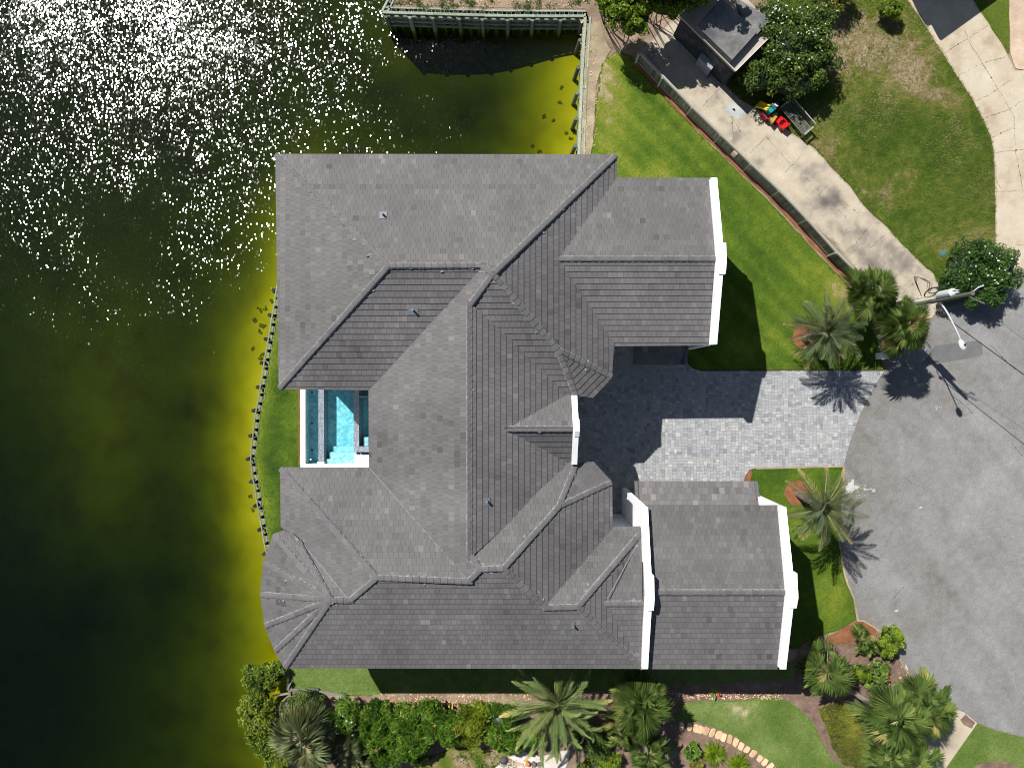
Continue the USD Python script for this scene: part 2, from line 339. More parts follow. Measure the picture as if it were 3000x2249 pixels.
def water(name, bump_nodes, bump_links, height, rough, absorb, density, fres=1.33, strength=1.0, dist=1.0, tint=(1, 1, 1)):
    n = {"g": ("geometry", {}), "bp": ("bump", {"strength": strength, "distance": dist}), "gl": ("glossy_bsdf", {"roughness": rough, "color": (1, 1, 1)}),
         "tr": ("transparent_bsdf", {"color": tint}), "mx": ("mix_closure", {"fac": .03}), "vol": ("absorption_volume", {"color": absorb, "density": density})}
    n.update(bump_nodes)
    l = list(bump_links) + [(height, "bp.height"), ("bp.normal", "gl.normal"), ("tr.BSDF", "mx.closure1"), ("gl.BSDF", "mx.closure2")]
    return usdkit.material(stage, L + name, n, l, surface="mx.closure", volume="vol.volume")

def canal_mat():
    """Wind ripples as small facets, each with a tilt of its own, over a slow swell; a gust pattern makes them steeper or calmer."""
    n = {"g": ("geometry", {}), "m": ("mapping", {"rotation": (0, 0, .25), "scale": (15.0, 10.5, 1)}), "v": ("voronoi_texture", {"scale": 1.0, "randomness": 1.0, "metric": "euclidean", "dimensions": "2D"}),
         "wob": ("noise_texture", {"scale": 3.0, "detail": 2}), "wsub": ("vector_math", {"math_type": "subtract", "vector2": (.5, .5, .5)}), "wsc": ("vector_math", {"math_type": "scale", "scale": .9}), "wadd": ("vector_math", {"math_type": "add"}),
         "c": ("vector_math", {"math_type": "subtract", "vector2": (.5, .5, .5)}), "ab": ("vector_math", {"math_type": "absolute"}), "ab2": ("vector_math", {"math_type": "multiply_add", "vector2": (1.7, 1.7, 1.7), "vector3": (.15, .15, .15)}), "sh": ("vector_math", {"math_type": "multiply"}),
         "sw": ("noise_texture", {"scale": .9, "detail": 2}), "sws": ("vector_math", {"math_type": "subtract", "vector2": (.5, .5, .5)}), "swk": ("vector_math", {"math_type": "scale", "scale": .15}),
         "gust": ("noise_texture", {"scale": .17, "detail": 3}), "gr": ("map_range", {"from_min": .36, "from_max": .64, "to_min": .17, "to_max": .40}),
         "k": ("vector_math", {"math_type": "scale"}), "ad": ("vector_math", {"math_type": "add"}), "mz": ("vector_math", {"math_type": "multiply", "vector2": (1, 1, 0)}), "up": ("vector_math", {"math_type": "add", "vector2": (0, 0, 1)}), "nn": ("vector_math", {"math_type": "normalize"}),
         "gl": ("glossy_bsdf", {"roughness": .18, "distribution": "beckmann", "color": (.95, 1.0, .95)}), "tr": ("transparent_bsdf", {"color": (1, 1, 1)}), "mx": ("mix_closure", {"fac": .024}), "vol": ("absorption_volume", {"color": (.752, .796, 0.0), "density": 3.2})}
    l = [("g.position", "m.vector"), ("g.position", "wob.vector"), ("wob.color", "wsub.vector1"), ("wsub.vector", "wsc.vector1"), ("m.vector", "wadd.vector1"), ("wsc.vector", "wadd.vector2"), ("wadd.vector", "v.vector"),
         ("v.color", "c.vector1"), ("c.vector", "ab.vector1"), ("ab.vector", "ab2.vector1"), ("c.vector", "sh.vector1"), ("ab2.vector", "sh.vector2"), ("g.position", "gust.vector"), ("gust.fac", "gr.value"),
         ("g.position", "sw.vector"), ("sw.color", "sws.vector1"), ("sws.vector", "swk.vector1"),
         ("sh.vector", "k.vector1"), ("gr.result", "k.scale"), ("k.vector", "ad.vector1"), ("swk.vector", "ad.vector2"), ("ad.vector", "mz.vector1"), ("mz.vector", "up.vector1"), ("up.vector", "nn.vector1"), ("nn.vector", "gl.normal"),
         ("tr.BSDF", "mx.closure1"), ("gl.BSDF", "mx.closure2")]
    return usdkit.material(stage, L + "canal_water", n, l, surface="mx.closure", volume="vol.volume")
M["canal"] = canal_mat()
M["poolwater"] = water("pool_water",
    {"w1": ("noise_texture", {"scale": 3.0, "detail": 2.0}), "kk": ("math", {"math_type": "multiply", "value2": .02})},
    [("g.position", "w1.vector"), ("w1.fac", "kk.value1")], "kk.value", .08, (0.0, .80, .90), .38)
M["bed"] = ground_mat("canal_bed_sand", [(.3, (.22, .185, .022)), (.5, (.31, .27, .035)), (.7, (.36, .32, .06))], .35, 2, .95, 6, .03, .1, .3, .0)
M["weed"] = plain("bottom_weed", (.085, .078, .014), .9)

# ------------------------------------------------------------------ terrain, canal
WALLW = [(850, 560), (835, 700), (812, 850), (803, 905), (796, 944), (789, 990), (782, 1028), (777, 1061), (769, 1110), (761.5, 1156), (755, 1192), (748.6, 1222), (742.6, 1283), (735, 1337), (738, 1373), (748.6, 1430), (757.7, 1485), (766.7, 1536), (777, 1596), (800, 1690), (826, 1800), (846, 1930)]
WALLE = [(1697, 500), (1697.7, 449), (1705, 235), (1716, 50)]
WALLN = [(1716, 47), (1463, 46), (1120, 36)]
WALLNW = [(1120, 36), (1139, 0), (1180, -80)]
BANK = [(846, 1930), (850, 2030), (800, 2075), (778, 2130), (790, 2200), (800, 2300), (800, 2700)]
land_px = WALLW[::-1] + [(860, 520), (1697, 500)] + WALLE[1:] + WALLN[1:] + WALLNW[1:] + [(1400, -700), (6000, -3000), (12000, -3000), (12000, 9000), (800, 9000)] + BANK[::-1][:-1]
land = Polygon(xy(land_px)).buffer(0)
pool_hole = Polygon(xy([(884, 1040), (1140, 1040), (1140, 1366), (884, 1366)]))
WALLGAP = unary_union([LineString(xy(w_)).buffer(.26) for w_ in (WALLW, WALLE, WALLN, WALLNW)])
ground = MB().sheet(land.difference(pool_hole).difference(WALLGAP), -0.03)
tag(ground.build("ground", M["dirt"]), kind="structure")

DP = [(600,640,.35),(560,830,.3),(540,960,.3),(545,1080,.35),(570,1200,.45),(590,1380,.7),(520,700,1.0),(515,900,.75),(495,1000,.85),(500,1150,.95),(520,1300,1.3),(540,1400,1.5),
 (450,700,2.6),(440,900,2.2),(430,1050,2.3),(440,1200,2.6),(460,1350,2.4),(480,1500,2.2),(490,1600,2.3),(370,700,3.7),(350,900,3.9),(340,1100,4.1),(350,1300,4.3),(380,1450,3.4),(400,1600,3.3),
 (200,650,3.4),(200,800,3.0),(180,950,2.9),(180,1100,3.1),(150,1250,4.1),(100,1400,5.2),(300,1550,3.8),(50,1600,5.4),(0,1000,4.2),(0,800,3.6),(560,500,1.9),(588,450,1.3),(590,550,.9),(500,560,3.0),(450,400,3.9),
 (300,500,3.9),(640,310,2.6),(540,330,3.7),(850,315,3.2),(760,315,3.4),(800,200,4.0),(950,250,3.9),(700,100,3.9),(830,150,3.9),(1050,300,3.3),(1000,200,4.4),(1120,250,2.4),(1180,200,1.6),(1220,280,1.1),
 (1240,230,.7),(1235,120,.8),(1100,150,3.2),(1200,320,.65),(1130,320,2.1),(1000,100,3.4),(850,100,3.0),(400,50,4.2),(100,50,4.6),(50,400,4.1),(1240,500,.4),(900,420,3.0),(700,420,1.0),(640,500,.5),(560,1480,.9),(585,1560,.6),(-300,800,4.5),(-200,200,4.6),(-200,1500,5.4),(600,1300,.5)]
WZ = -1.5
from scipy.interpolate import RBFInterpolator
dp = np.array(DP, float); dpx = np.column_stack([(dp[:, 0] * 1.3562 - 1500) * K, (1124.5 - dp[:, 1] * 1.3562) * K])
rbf = RBFInterpolator(dpx, dp[:, 2], kernel="linear", smoothing=.3)
gx, gy = np.arange(-46, 13.6, .4), np.arange(-36, 36.1, .4)
X, Y = np.meshgrid(gx, gy, indexing="ij")
q = np.column_stack([X.ravel(), Y.ravel()])
dep = .5 * np.clip(rbf(q), .2, 5.6) + .015 * (meshkit.fbm(np.column_stack([q * .55, np.zeros(len(q))]), 4, 3) - .5)
nx, ny = X.shape
idx = np.arange(nx * ny).reshape(nx, ny)
quads = np.stack([idx[:-1, :-1], idx[1:, :-1], idx[1:, 1:], idx[:-1, 1:]], -1).reshape(-1, 4)
bed = MB().add(np.column_stack([q, WZ - dep]), quads)
tag(bed.build("canal_bed", M["bed"], smooth=True), kind="structure")
deep = MB().sheet(sbox(-600, -600, 13, 600).difference(sbox(-45.5, -35.5, 13, 35.5)), WZ - 2.3)
tag(deep.build("deep_canal_bed", M["bed"]), kind="structure")
# water body: a closed box; only its top is seen
wv = MB().box((-143.3, 0, (WZ - 9) / 2), (313.3, 640, 9 + WZ))
tag(wv.build("canal_water", M["canal"]), kind="structure")

wd = MB()
wr = np.random.default_rng(5)
for px, py, r in [(760, 905, 9), (778, 902, 6), (744, 938, 6), (764, 953, 4), (774, 955, 4), (763, 972, 6), (772, 1042, 8), (763, 1050, 4), (738, 1020, 5), (735, 1455, 6), (742, 1492, 4), (1690, 430, 6), (1655, 470, 6), (1660, 390, 4), (1620, 350, 4), (1560, 420, 4), (1580, 440, 5), (1640, 300, 5), (1595, 335, 5), (1680, 385, 6), (1672, 405, 4), (1645, 255, 4), (805, 855, 6), (797, 880, 6)]:
    for k in range(7):
        a, d = wr.uniform(0, 6.28), r * K * math.sqrt(wr.random()) * 1.2
        c = at(px, py, -1.9); m = trimesh.creation.icosphere(1, wr.uniform(.04, .08))
        x, y = c[0] + d * math.cos(a), c[1] + d * math.sin(a)
        z = WZ - .5 * float(np.clip(rbf([[x, y]])[0], .2, 5.6)) + .03
        m.apply_scale([1, 1, .5]); m.apply_translation((x, y, z)); wd.tm(m)
tag(wd.build("bottom_weed", M["weed"]), "dark clumps of weed on the canal bottom by the seawalls", "weed", kind="stuff")

# ------------------------------------------------------------------ ground surfaces (each a sheet a little above the one below)
ROAD = [(2634, 1000), (2660, 985), (2700, 950), (2735, 931), (2760, 905), (2800, 885), (2860, 850), (2920, 815), (2963, 798), (3000, 793), (4200, 700), (4200, 2600), (3300, 2260),
        (3000, 2158), (2916, 2138), (2863, 2117), (2823, 2084), (2790, 2074), (2740, 2040), (2684, 1999), (2669, 1990), (2656, 1962), (2642, 1940), (2610, 1885), (2562, 1835), (2530, 1818), (2511, 1814), (2505, 1780), (2500, 1745), (2482, 1712), (2466, 1647), (2459, 1589),
        (2464, 1520), (2468, 1463), (2469, 1408), (2471, 1365), (2489, 1300), (2515, 1228), (2536, 1181), (2565, 1127), (2592, 1085), (2618, 1060)]
road = Polygon(xy(ROAD)).buffer(.12).buffer(-.12)
DRIVE = [(1640, 960), (1990, 960), (2006, 1040), (2016, 1066), (2030, 1080), (2050, 1085), (2592, 1085)] + ROAD[-4:-1][::-1][:0] + [(2565, 1127), (2536, 1181), (2515, 1228), (2489, 1300), (2471, 1365), (2215, 1371), (2196, 1376), (2184, 1392), (2178, 1415), (2178, 1480), (1880, 1500), (1800, 1600), (1700, 1560), (1640, 1420)]
drive = Polygon(xy(DRIVE)).buffer(0)
CON1 = [(1880, 150), (1935, 95), (1965, 60), (2050, 60), (2140, 240), (2126, 250), (2164, 288), (2250, 340), (2344, 405), (2385, 433), (2433, 487), (2468, 525), (2482, 536), (2535, 608), (2593, 661), (2641, 714), (2690, 763), (2733, 800), (2747, 830), (2750, 850), (2746, 905), (2735, 931), (2700, 950), (2660, 985), (2634, 1000), (2600, 900), (2515, 800), (2511, 792), (2446, 715), (2340, 625), (2243, 530), (2170, 470), (2097, 393), (2021, 320), (1936, 220)]
con1 = rough_edge(Polygon(xy(CON1)), .05, .15, 2)
CON2 = [(2640, -40), (2660, 0), (2709, 72), (2752, 140), (2810, 232), (2849, 290), (2883, 357), (2907, 410), (2912.5, 483), (2916, 560), (2916, 690), (2925, 830), (3000, 793), (3300, 760), (3300, 205), (3000, 207), (2974, 207), (2950, 154), (2897, 72), (2849, 0), (2820, -40)]
con2 = rough_edge(Polygon(xy(CON2)), .03, .2, 4)
def lawn_mesh(name, poly, z, mat, tone, step=.11, kind="structure", bump=.020):
    x0, y0, x1, y1 = poly.bounds; x0, y0, x1, y1 = max(x0, -36), max(y0, -30), min(x1, 38), min(y1, 30)
    gx, gy = np.arange(x0, x1 + step, step), np.arange(y0, y1 + step, step)
    X, Y = np.meshgrid(gx, gy, indexing="ij"); q = np.column_stack([X.ravel(), Y.ravel()])
    q = q + np.random.default_rng(len(q)).uniform(-.35, .35, q.shape) * step
    ins = shapely.contains_xy(poly, q[:, 0], q[:, 1]).reshape(X.shape)
    idx = np.arange(q.shape[0]).reshape(X.shape)
    ok = ins[:-1, :-1] & ins[1:, :-1] & ins[1:, 1:] & ins[:-1, 1:]
    quads = np.stack([idx[:-1, :-1], idx[1:, :-1], idx[1:, 1:], idx[:-1, 1:]], -1)[ok]
    keep = np.unique(quads); inv = np.full(len(q), -1); inv[keep] = np.arange(len(keep)); p = q[keep]
    rough_ = meshkit.fbm(np.column_stack([p * 5.0, np.zeros(len(p))]), 2, 8)
    mb = MB().add(np.column_stack([p, z + bump * (rough_ - .3)]), inv[quads], np.clip(tone(p), 0, 1))
    mb.sheet(poly, z - .010, .38)
    return tag(mb.build(name, M[mat]), kind=kind)
def fb(p, sc, oc=4, seed=0, sx=1.0, sy=1.0, ang=0.0):
    c, s_ = math.cos(ang), math.sin(ang); u = (p[:, 0] * c + p[:, 1] * s_) * sx; v = (-p[:, 0] * s_ + p[:, 1] * c) * sy
    return meshkit.fbm(np.column_stack([u * sc, v * sc, np.full(len(p), .37)]), oc, seed) - .5
def g2(p, px, py, rx, ry=None):
    c = at(px, py); ry = ry or rx
    return np.exp(-(((p[:, 0] - c[0]) / (rx * K)) ** 2 + ((p[:, 1] - c[1]) / (ry * K)) ** 2))
def ss(x): return 1 / (1 + np.exp(-np.clip(x, -30, 30)))
def t_road(p):
    c = at(3010, 1560); d = np.hypot(p[:, 0] - c[0], (p[:, 1] - c[1]))                 # worn crescents round the middle of the turning circle
    warm = np.exp(-np.maximum(0, p[:, 0] - at(2490, 0)[0] - .3) / 1.6)
    t = .50 + .42 * fb(p, .35, 4, 51) + .26 * fb(p, 1.3, 4, 52) + .50 * fb(p, 4.5, 2, 53) + .5 * fb(p, .8, 3, 54, .25, 1.6, -.9)
    t += .12 * ss((4.45 + 1.2 * fb(p, .5, 3, 55) - d) / .12) - .10 * ss((3.3 + 1.6 * fb(p, .4, 3, 56) - d) / .25) - .17 * warm
    t += .20 * (g2(p, 2640, 1340, 10, 60) + g2(p, 2640, 1715, 35, 22)) + .15 * g2(p, 2900, 1230, 60, 50) - .12 * g2(p, 2560, 1220, 60, 120)
    return t
def t_con1(p):
    t = .55 + .9 * fb(p, .5, 4, 61) + .7 * fb(p, 1.8, 4, 62) + .35 * fb(p, 5.5, 2, 63) + .4 * fb(p, 1.2, 3, 64, .3, 1.6, -.78)
    t -= .40 * g2(p, 2440, 585, 55, 32) + .40 * g2(p, 2610, 775, 75, 60) + .32 * g2(p, 2540, 690, 60, 40) + .25 * g2(p, 2370, 500, 40, 30) + .2 * g2(p, 2680, 860, 50, 40) + .22 * g2(p, 2160, 395, 22, 14) + .2 * g2(p, 2230, 470, 30, 20) + .25 * g2(p, 1910, 160, 60, 40)
    return t
def t_con2(p): return .60 + .8 * fb(p, .5, 4, 71) + .6 * fb(p, 1.8, 4, 72) + .35 * fb(p, 5.5, 2, 73) - .25 * g2(p, 2800, 170, 30, 40) - .2 * g2(p, 2900, 330, 30, 40)
lawn_mesh("road", road, .0, "asphalt", t_road, .12, bump=0)
con1 = con1.difference(road); con2 = con2.difference(road)
dw1 = lawn_mesh("neighbor_driveway", con1, .008, "concrete", t_con1, .11, bump=0)
dw2 = lawn_mesh("corner_driveway", con2, .008, "concrete2t", t_con2, .11, bump=0)

def cracks(parent, lines, seed, w=.012):
    mb = MB(); r = np.random.default_rng(seed)
    for ln in lines:
        p = np.array(xy(ln)); L_ = LineString(p); n = max(4, int(L_.length / .12))
        c = np.array([L_.interpolate(i / n, normalized=True).coords[0] for i in range(n + 1)])
        c[1:-1] += r.normal(0, .018, (n - 1, 2))
        for a, b in zip(c[:-1], c[1:]):
            if r.random() < .1: continue
            d = (b - a) / (np.linalg.norm(b - a) + 1e-9); nn = np.array([-d[1], d[0]]) * w * r.uniform(.25, 1.0)
            mb.add([[*(a - nn), .0125], [*(b - nn), .0125], [*(b + nn), .0125], [*(a + nn), .0125]], [[0, 1, 2, 3]])
        for k in range(int(L_.length / .9)):
            c0 = L_.interpolate(r.random(), normalized=True).coords[0]
            pt = Point(c0).buffer(r.uniform(.015, .045), 3); mb.sheet(pt, .0135 + .0006 * k)
    return tag(mb.build("crack", M["crack"], parent), kind="stuff")
cracks(dw1, [[(2063, 184), (2034, 245)], [(2110, 258), (2055, 315)], [(2100, 282), (2122, 308)], [(2146, 275), (2142, 340), (2150, 415)], [(2142, 340), (2170, 388)], [(2245, 402), (2195, 450)], [(2245, 402), (2315, 480)], [(2345, 458), (2300, 505)], [(2426, 540), (2395, 575)], [(2480, 640), (2430, 590)], [(2545, 665), (2500, 720), (2470, 745)], [(2590, 690), (2540, 735)], [(2690, 820), (2650, 850), (2640, 870)], [(2400, 560), (2360, 520)], [(2515, 625), (2470, 590), (2440, 560)]], 3)
cracks(dw2, [[(2766, 157), (2895, 75)], [(2826, 90), (2842, 130), (2880, 190), (2925, 263), (2970, 340), (2974, 440), (2996, 555)], [(2809, 220), (2880, 185), (2945, 168)], [(2851, 300), (2900, 277), (2970, 227)], [(2880, 348), (2960, 320), (3000, 290)], [(2908, 402), (2965, 375)], [(2913, 448), (2998, 438)], [(2918, 562), (3000, 560)], [(2914, 520), (2935, 558)], [(2975, 715), (3000, 718)]], 4)
cr_road = [[(2620, 1750), (2640, 1725), (2650, 1715)], [(2965, 1300), (3000, 1340)], [(2645, 1395), (2680, 1420)], [(2790, 1160), (2825, 1185), (2850, 1210)], [(2900, 1010), (2960, 1070), (3000, 1100)]]
rc = cracks(stage.GetPrimAtPath("/World/road"), cr_road, 6, .012)

edge = LineString(xy(ROAD[18:-6]))
tag(MB().sheet(rough_edge(edge.buffer(.05), .06, .1, 41), .0505).build('curb_sand', M['sand']), kind='structure')
# asphalt patch, worn crescents, paint spill, chalk numbers
rp = stage.GetPrimAtPath("/World/road")
MB().sheet(Polygon(xy([(2740, 1012), (2865, 998), (2876, 1003), (2880, 1035), (2872, 1044), (2755, 1063), (2700, 1068)])), .004).build("patch", M["patch"], rp)
sp = [blob(2494, 1426, 17, 15, 1, .5), blob(2485, 1445, 12, 6, 2, .5), blob(2530, 1432, 22, 3, 3, .5), blob(2560, 1437, 6, 4, 4, .5)]
for k in range(60):
    a = rng.normal(0, 1, 2); sp.append(Point(at(2515 + 28 * a[0], 1436 + 10 * a[1])[:2]).buffer(rng.uniform(.01, .05), 3))
tag(MB().sheet(unary_union(sp).difference(land.buffer(-.01) if False else Polygon()), .008).build("paint_spill", M["chalk"]), "white splash of spilt paint on the road by the lower date palm", "paint spill")
spots = [blob(2626, 1788, 6, 3, 1, .2), blob(2698, 1486, 5, 2, 3, .4), blob(2655, 1955, 3, 7, 5, .5)]
for k in range(60):
    p_ = (rng.uniform(2480, 3000), rng.uniform(1000, 2100)); 
    if road.contains(Point(at(*p_)[:2])): spots.append(Point(at(*p_)[:2]).buffer(rng.uniform(.006, .014), 3))
tag(MB().sheet(unary_union(spots).intersection(road), .0085).build("paint_speck", M["chalk"], rp), kind="stuff")
def strokes(name, label, segs, w):
    mb = unary_union([LineString(xy(s_)).buffer(w, 3) for s_ in segs])
    tag(MB().sheet(mb, .009).build(name, M["chalk"]), label, "chalk mark")
strokes("chalk_number", "white chalk number 20 written on the road below the fan palm shadow", [[(2688, 1127), (2693, 1125), (2696, 1129), (2691, 1133)], [(2688, 1127), (2690, 1132), (2696, 1134)], [(2701, 1122), (2705, 1124), (2705, 1129), (2702, 1131), (2699, 1128), (2700, 1123)]], .024)
strokes("chalk_number", "fainter chalk number 2 with two strokes, below the number 20", [[(2739, 1193), (2743, 1190), (2745, 1193), (2741, 1200), (2747, 1199)], [(2750, 1188), (2754, 1196)], [(2757, 1188), (2758, 1193)]], .013)

# lawns
def t_ne(p):
    st = np.sin((p[:, 0] * .695 + p[:, 1] * .719) * 2 * np.pi / 1.05)
    return .42 + .055 * np.sign(st) * np.abs(st) ** .4 + .9 * fb(p, .45, 4, 1) + .45 * fb(p, 1.1, 3, 2, .12, 1.5, -.78) + .5 * fb(p, 3.5, 3, 3) + .50 * (g2(p, 1780, 250, 60, 200) + .8 * g2(p, 1930, 520, 60, 40) + .9 * g2(p, 2470, 850, 60, 70)) + .15 * g2(p, 2060, 430, 150, 100)
def t_e(p): return .38 + .9 * fb(p, .6, 4, 5) + .5 * fb(p, 3.5, 3, 6) + .12 * g2(p, 2440, 1740, 50, 120)
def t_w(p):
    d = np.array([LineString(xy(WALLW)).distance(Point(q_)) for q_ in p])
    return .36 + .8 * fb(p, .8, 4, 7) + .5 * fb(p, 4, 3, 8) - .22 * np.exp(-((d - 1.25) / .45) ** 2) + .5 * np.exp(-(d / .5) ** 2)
def t_n(p):
    dry = .62 * g2(p, 2540, 120, 125, 95) + .62 * g2(p, 2680, 215, 65, 75) + .5 * g2(p, 2440, 90, 60, 140) + .35 * g2(p, 2760, 290, 80, 40) + .35 * g2(p, 2420, 420, 60, 60) + .3 * g2(p, 2800, 720, 120, 60) + .25 * g2(p, 2560, 560, 160, 60) - .22 * g2(p, 2600, 350, 130, 80) - .15 * g2(p, 2800, 470, 90, 90)
    return .27 + dry * (1.2 + 2.0 * fb(p, 1.6, 4, 11)) + .65 * fb(p, .6, 4, 9) + 1.15 * fb(p, 3.2, 3, 10)
def t_s(p): return .42 + .8 * fb(p, .9, 4, 13) + .5 * fb(p, 4, 3, 14) + .35 * np.clip((at(0, 2020)[1] - p[:, 1]) / .5, 0, 1)
def t_se(p): return .36 + .8 * fb(p, .7, 4, 15) + .4 * fb(p, 4, 3, 16) + .45 * g2(p, 2160, 2085, 60, 40) * (1 + 3 * fb(p, 3, 3, 17)) + .2 * g2(p, 2050, 2075, 40, 20)
def sheet_of(name, poly, z, mat, kind="structure"):
    return tag(MB().sheet(poly, z).build(name, M[mat]), kind=kind)
LAWN_NE = [(1700, 520), (1735, 440), (1745, 330), (1752, 240), (1765, 180), (1810, 150), (1850, 165), (1862, 185), (1915, 252), (1995, 338), (2078, 420), (2163, 503), (2246, 582), (2326, 665), (2402, 752), (2480, 830), (2545, 900), (2592, 1085), (2050, 1085), (2030, 1080), (2016, 1066), (2006, 1040), (1990, 960), (1700, 960)]
lawn_ne = rough_edge(Polygon(xy(LAWN_NE)), .05, .2, 11)
lawn_mesh("lawn", lawn_ne.difference(drive), .008, "lawn", t_ne)
house_strip = Polygon(xy([(845, 1940), (2330, 1940), (2330, 1990), (1640, 2030), (1540, 2035), (1130, 2030), (1080, 2040), (1000, 2035), (850, 2020)]))
lawn_s = rough_edge(house_strip, .05, .15, 12)
lawn_mesh("side_lawn", lawn_s, .008, "lawn2", t_s)
lawn_w = Polygon(xy(WALLW[1:] + [(870, 1940), (940, 1500), (940, 700)])).buffer(-.22)
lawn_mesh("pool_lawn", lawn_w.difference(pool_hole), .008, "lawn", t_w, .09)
LAWN_E = [(2178, 1480), (2178, 1415), (2184, 1392), (2196, 1376), (2215, 1371), (2471, 1365)] + ROAD[25:32][::-1][:0] + [(2469, 1408), (2468, 1463), (2464, 1520), (2459, 1589), (2466, 1647), (2482, 1712), (2500, 1745), (2505, 1780), (2511, 1814), (2460, 1845), (2400, 1862), (2340, 1900), (2240, 1900), (2178, 1700)]
lawn_e = Polygon(xy(LAWN_E))
lawn_mesh("front_lawn", rough_edge(lawn_e, .025, .15, 13).difference(drive).difference(road.buffer(.03)), .008, "lawn", t_e, .09)
redm = [Polygon(xy([(2180, 1470), (2178, 1415), (2184, 1392), (2198, 1375), (2206, 1385), (2198, 1405), (2204, 1440), (2200, 1470)])), blob(2334, 1443, 33, 38, 3, .05), blob(2352, 985, 30, 38, 4, .08)]
fence_line = [(1862, 178), (1927, 247), (2009, 332), (2091, 411), (2177, 494), (2260, 572), (2340, 655), (2417, 742), (2493, 818), (2560, 885)]
fl = np.array(fence_line, float)
strip = Polygon(xy(list(fl + np.array([2, -2])) + list((fl + np.array([-11, 6]))[::-1])))
redm += [strip, Polygon(xy([(2420, 1868), (2470, 1838), (2515, 1815), (2560, 1835), (2570, 1860), (2500, 1880), (2430, 1890)]))]
for m_ in redm:
    sheet_of("mulch_bed", rough_edge(m_, .04, .1, 21).difference(road).difference(drive), .034, "redmulch")
lawn_n = Polygon(xy([(2230, -60), (2620, -40), (2660, 0), (2709, 72), (2752, 140), (2810, 232), (2849, 290), (2883, 357), (2907, 410), (2912.5, 483), (2916, 560), (2916, 690), (2925, 830), (2750, 850), (2733, 800), (2690, 763), (2641, 714), (2593, 661), (2535, 608), (2482, 536), (2468, 525), (2433, 487), (2385, 433), (2344, 405), (2250, 340), (2164, 288), (2126, 250), (2260, 60)]))
lawn_mesh("neighbor_lawn", rough_edge(lawn_n, .04, .15, 14).difference(con1).difference(con2).difference(road), .008, "weedy", t_n)
lawn_mesh("verge", rough_edge(Polygon(xy([(2820, -60), (2849, 0), (2897, 72), (2950, 154), (2958, 158), (2955, -60)])), .03, .15, 15).difference(con2), .008, "weedy", lambda p: .36 + .6 * fb(p, 1.2, 4, 31))
sheet_of("gravel_drive", rough_edge(Polygon(xy([(2955, -80), (2960, 155), (2974, 200), (3000, 204), (3300, 204), (3300, -80)])), .03, .15, 16).difference(con2), .003, "gravel")
sheet_of("shore_dirt", rough_edge(Polygon(xy([(1186, -100), (1150, 12), (1500, 24), (1716, 26), (1745, 120), (1850, 170), (1900, 150), (1960, 60), (1990, -100)])), .03, .2, 17), -.012, "dirt")
sheet_of("sand_strip", rough_edge(Polygon(xy([(1719, 70), (1760, 60), (1775, 120), (1790, 150), (1762, 190), (1748, 250), (1742, 340), (1732, 460), (1700, 520), (1700, 400), (1708, 235)])), .06, .15, 18), .009, "sand")
# south garden
sheet_of("garden_mulch", rough_edge(Polygon(xy([(1880, 1950), (2320, 1950), (2345, 1890), (2420, 1862), (2520, 1822), (2570, 1838), (2642, 1942), (2669, 1990), (2655, 2020), (2690, 2080), (2600, 2300), (1800, 2300), (1780, 2060), (1840, 2020)])), .03, .12, 22).difference(road), .008, "mulch")
STONE_ARC = [(1960, 2122), (2010, 2122), (2040, 2128), (2070, 2136), (2100, 2146), (2126, 2160), (2150, 2172), (2172, 2186), (2193, 2202), (2212, 2220), (2235, 2240), (2262, 2262)]
lawn_se = Polygon(xy([(2004, 2056), (2060, 2052), (2130, 2050), (2200, 2046), (2230, 2042), (2275, 2042), (2310, 2052), (2345, 2076), (2372, 2104), (2390, 2130), (2405, 2165), (2425, 2200), (2445, 2226), (2480, 2250), (2540, 2300), (2320, 2300)] + [(x + 6, y - 12) for x, y in STONE_ARC[::-1]] + [(1975, 2095)]))
lawn_mesh("garden_lawn", rough_edge(lawn_se, .04, .12, 23), .020, "lawn2", t_se)
walk = Polygon(xy([(2700, 2300), (2790, 2075), (2823, 2083), (2863, 2117), (2760, 2262), (2745, 2300)]))
walk = Polygon(xy([(2640, 2320), (2640, 2180), (2740, 2150), (2780, 2072), (2823, 2083), (2863, 2117), (2770, 2249), (2735, 2320)]))
wk = MB().sheet(walk.difference(road), .014).build("walkway", M["concrete2"]); tag(wk, kind="structure")
MB().sheet(rough_edge(Polygon(xy([(2828, 2088), (2858, 2116), (2847, 2134), (2820, 2122), (2810, 2106)])), .05, .1, 3), .018).build("dark_stain", M["mulch"], wk)
lawn_c = Polygon(xy([(2863, 2117), (2916, 2138), (3000, 2158), (3300, 2250), (3300, 2400), (2690, 2400), (2770, 2249)]))
lawn_mesh("corner_lawn", rough_edge(lawn_c, .02, .15, 24).difference(road).difference(walk), .016, "lawn2", t_e)
sheet_of("mulch_bed", rough_edge(Polygon(xy([(2830, 2260), (2860, 2238), (2900, 2228), (2950, 2230), (2990, 2248), (3010, 2290), (2830, 2290)])), .03, .12, 25), .040, "mulch")
cover = rough_edge(Polygon(xy([(2395, 2075), (2430, 2060), (2475, 2058), (2510, 2075), (2530, 2110), (2545, 2160), (2560, 2210), (2550, 2240), (2500, 2245), (2465, 2232), (2440, 2190), (2420, 2130)])), .06, .15, 26)
sheet_of("ground_cover_bed", cover, .020, "cover")
sheet_of("leaf_litter", rough_edge(Polygon(xy([(1095, 2030), (1560, 2022), (1620, 2040), (1620, 2062), (1400, 2066), (1090, 2060)])), .06, .12, 27), .010, "dirt")
lawn_mesh("back_garden_grass", rough_edge(Polygon(xy([(1200, 2300), (1215, 2230), (1330, 2190), (1500, 2195), (1480, 2220), (1440, 2262), (1430, 2300)])), .08, .2, 28), .008, "weedy", lambda p: .52 + 2.2 * fb(p, 1.0, 4, 33))
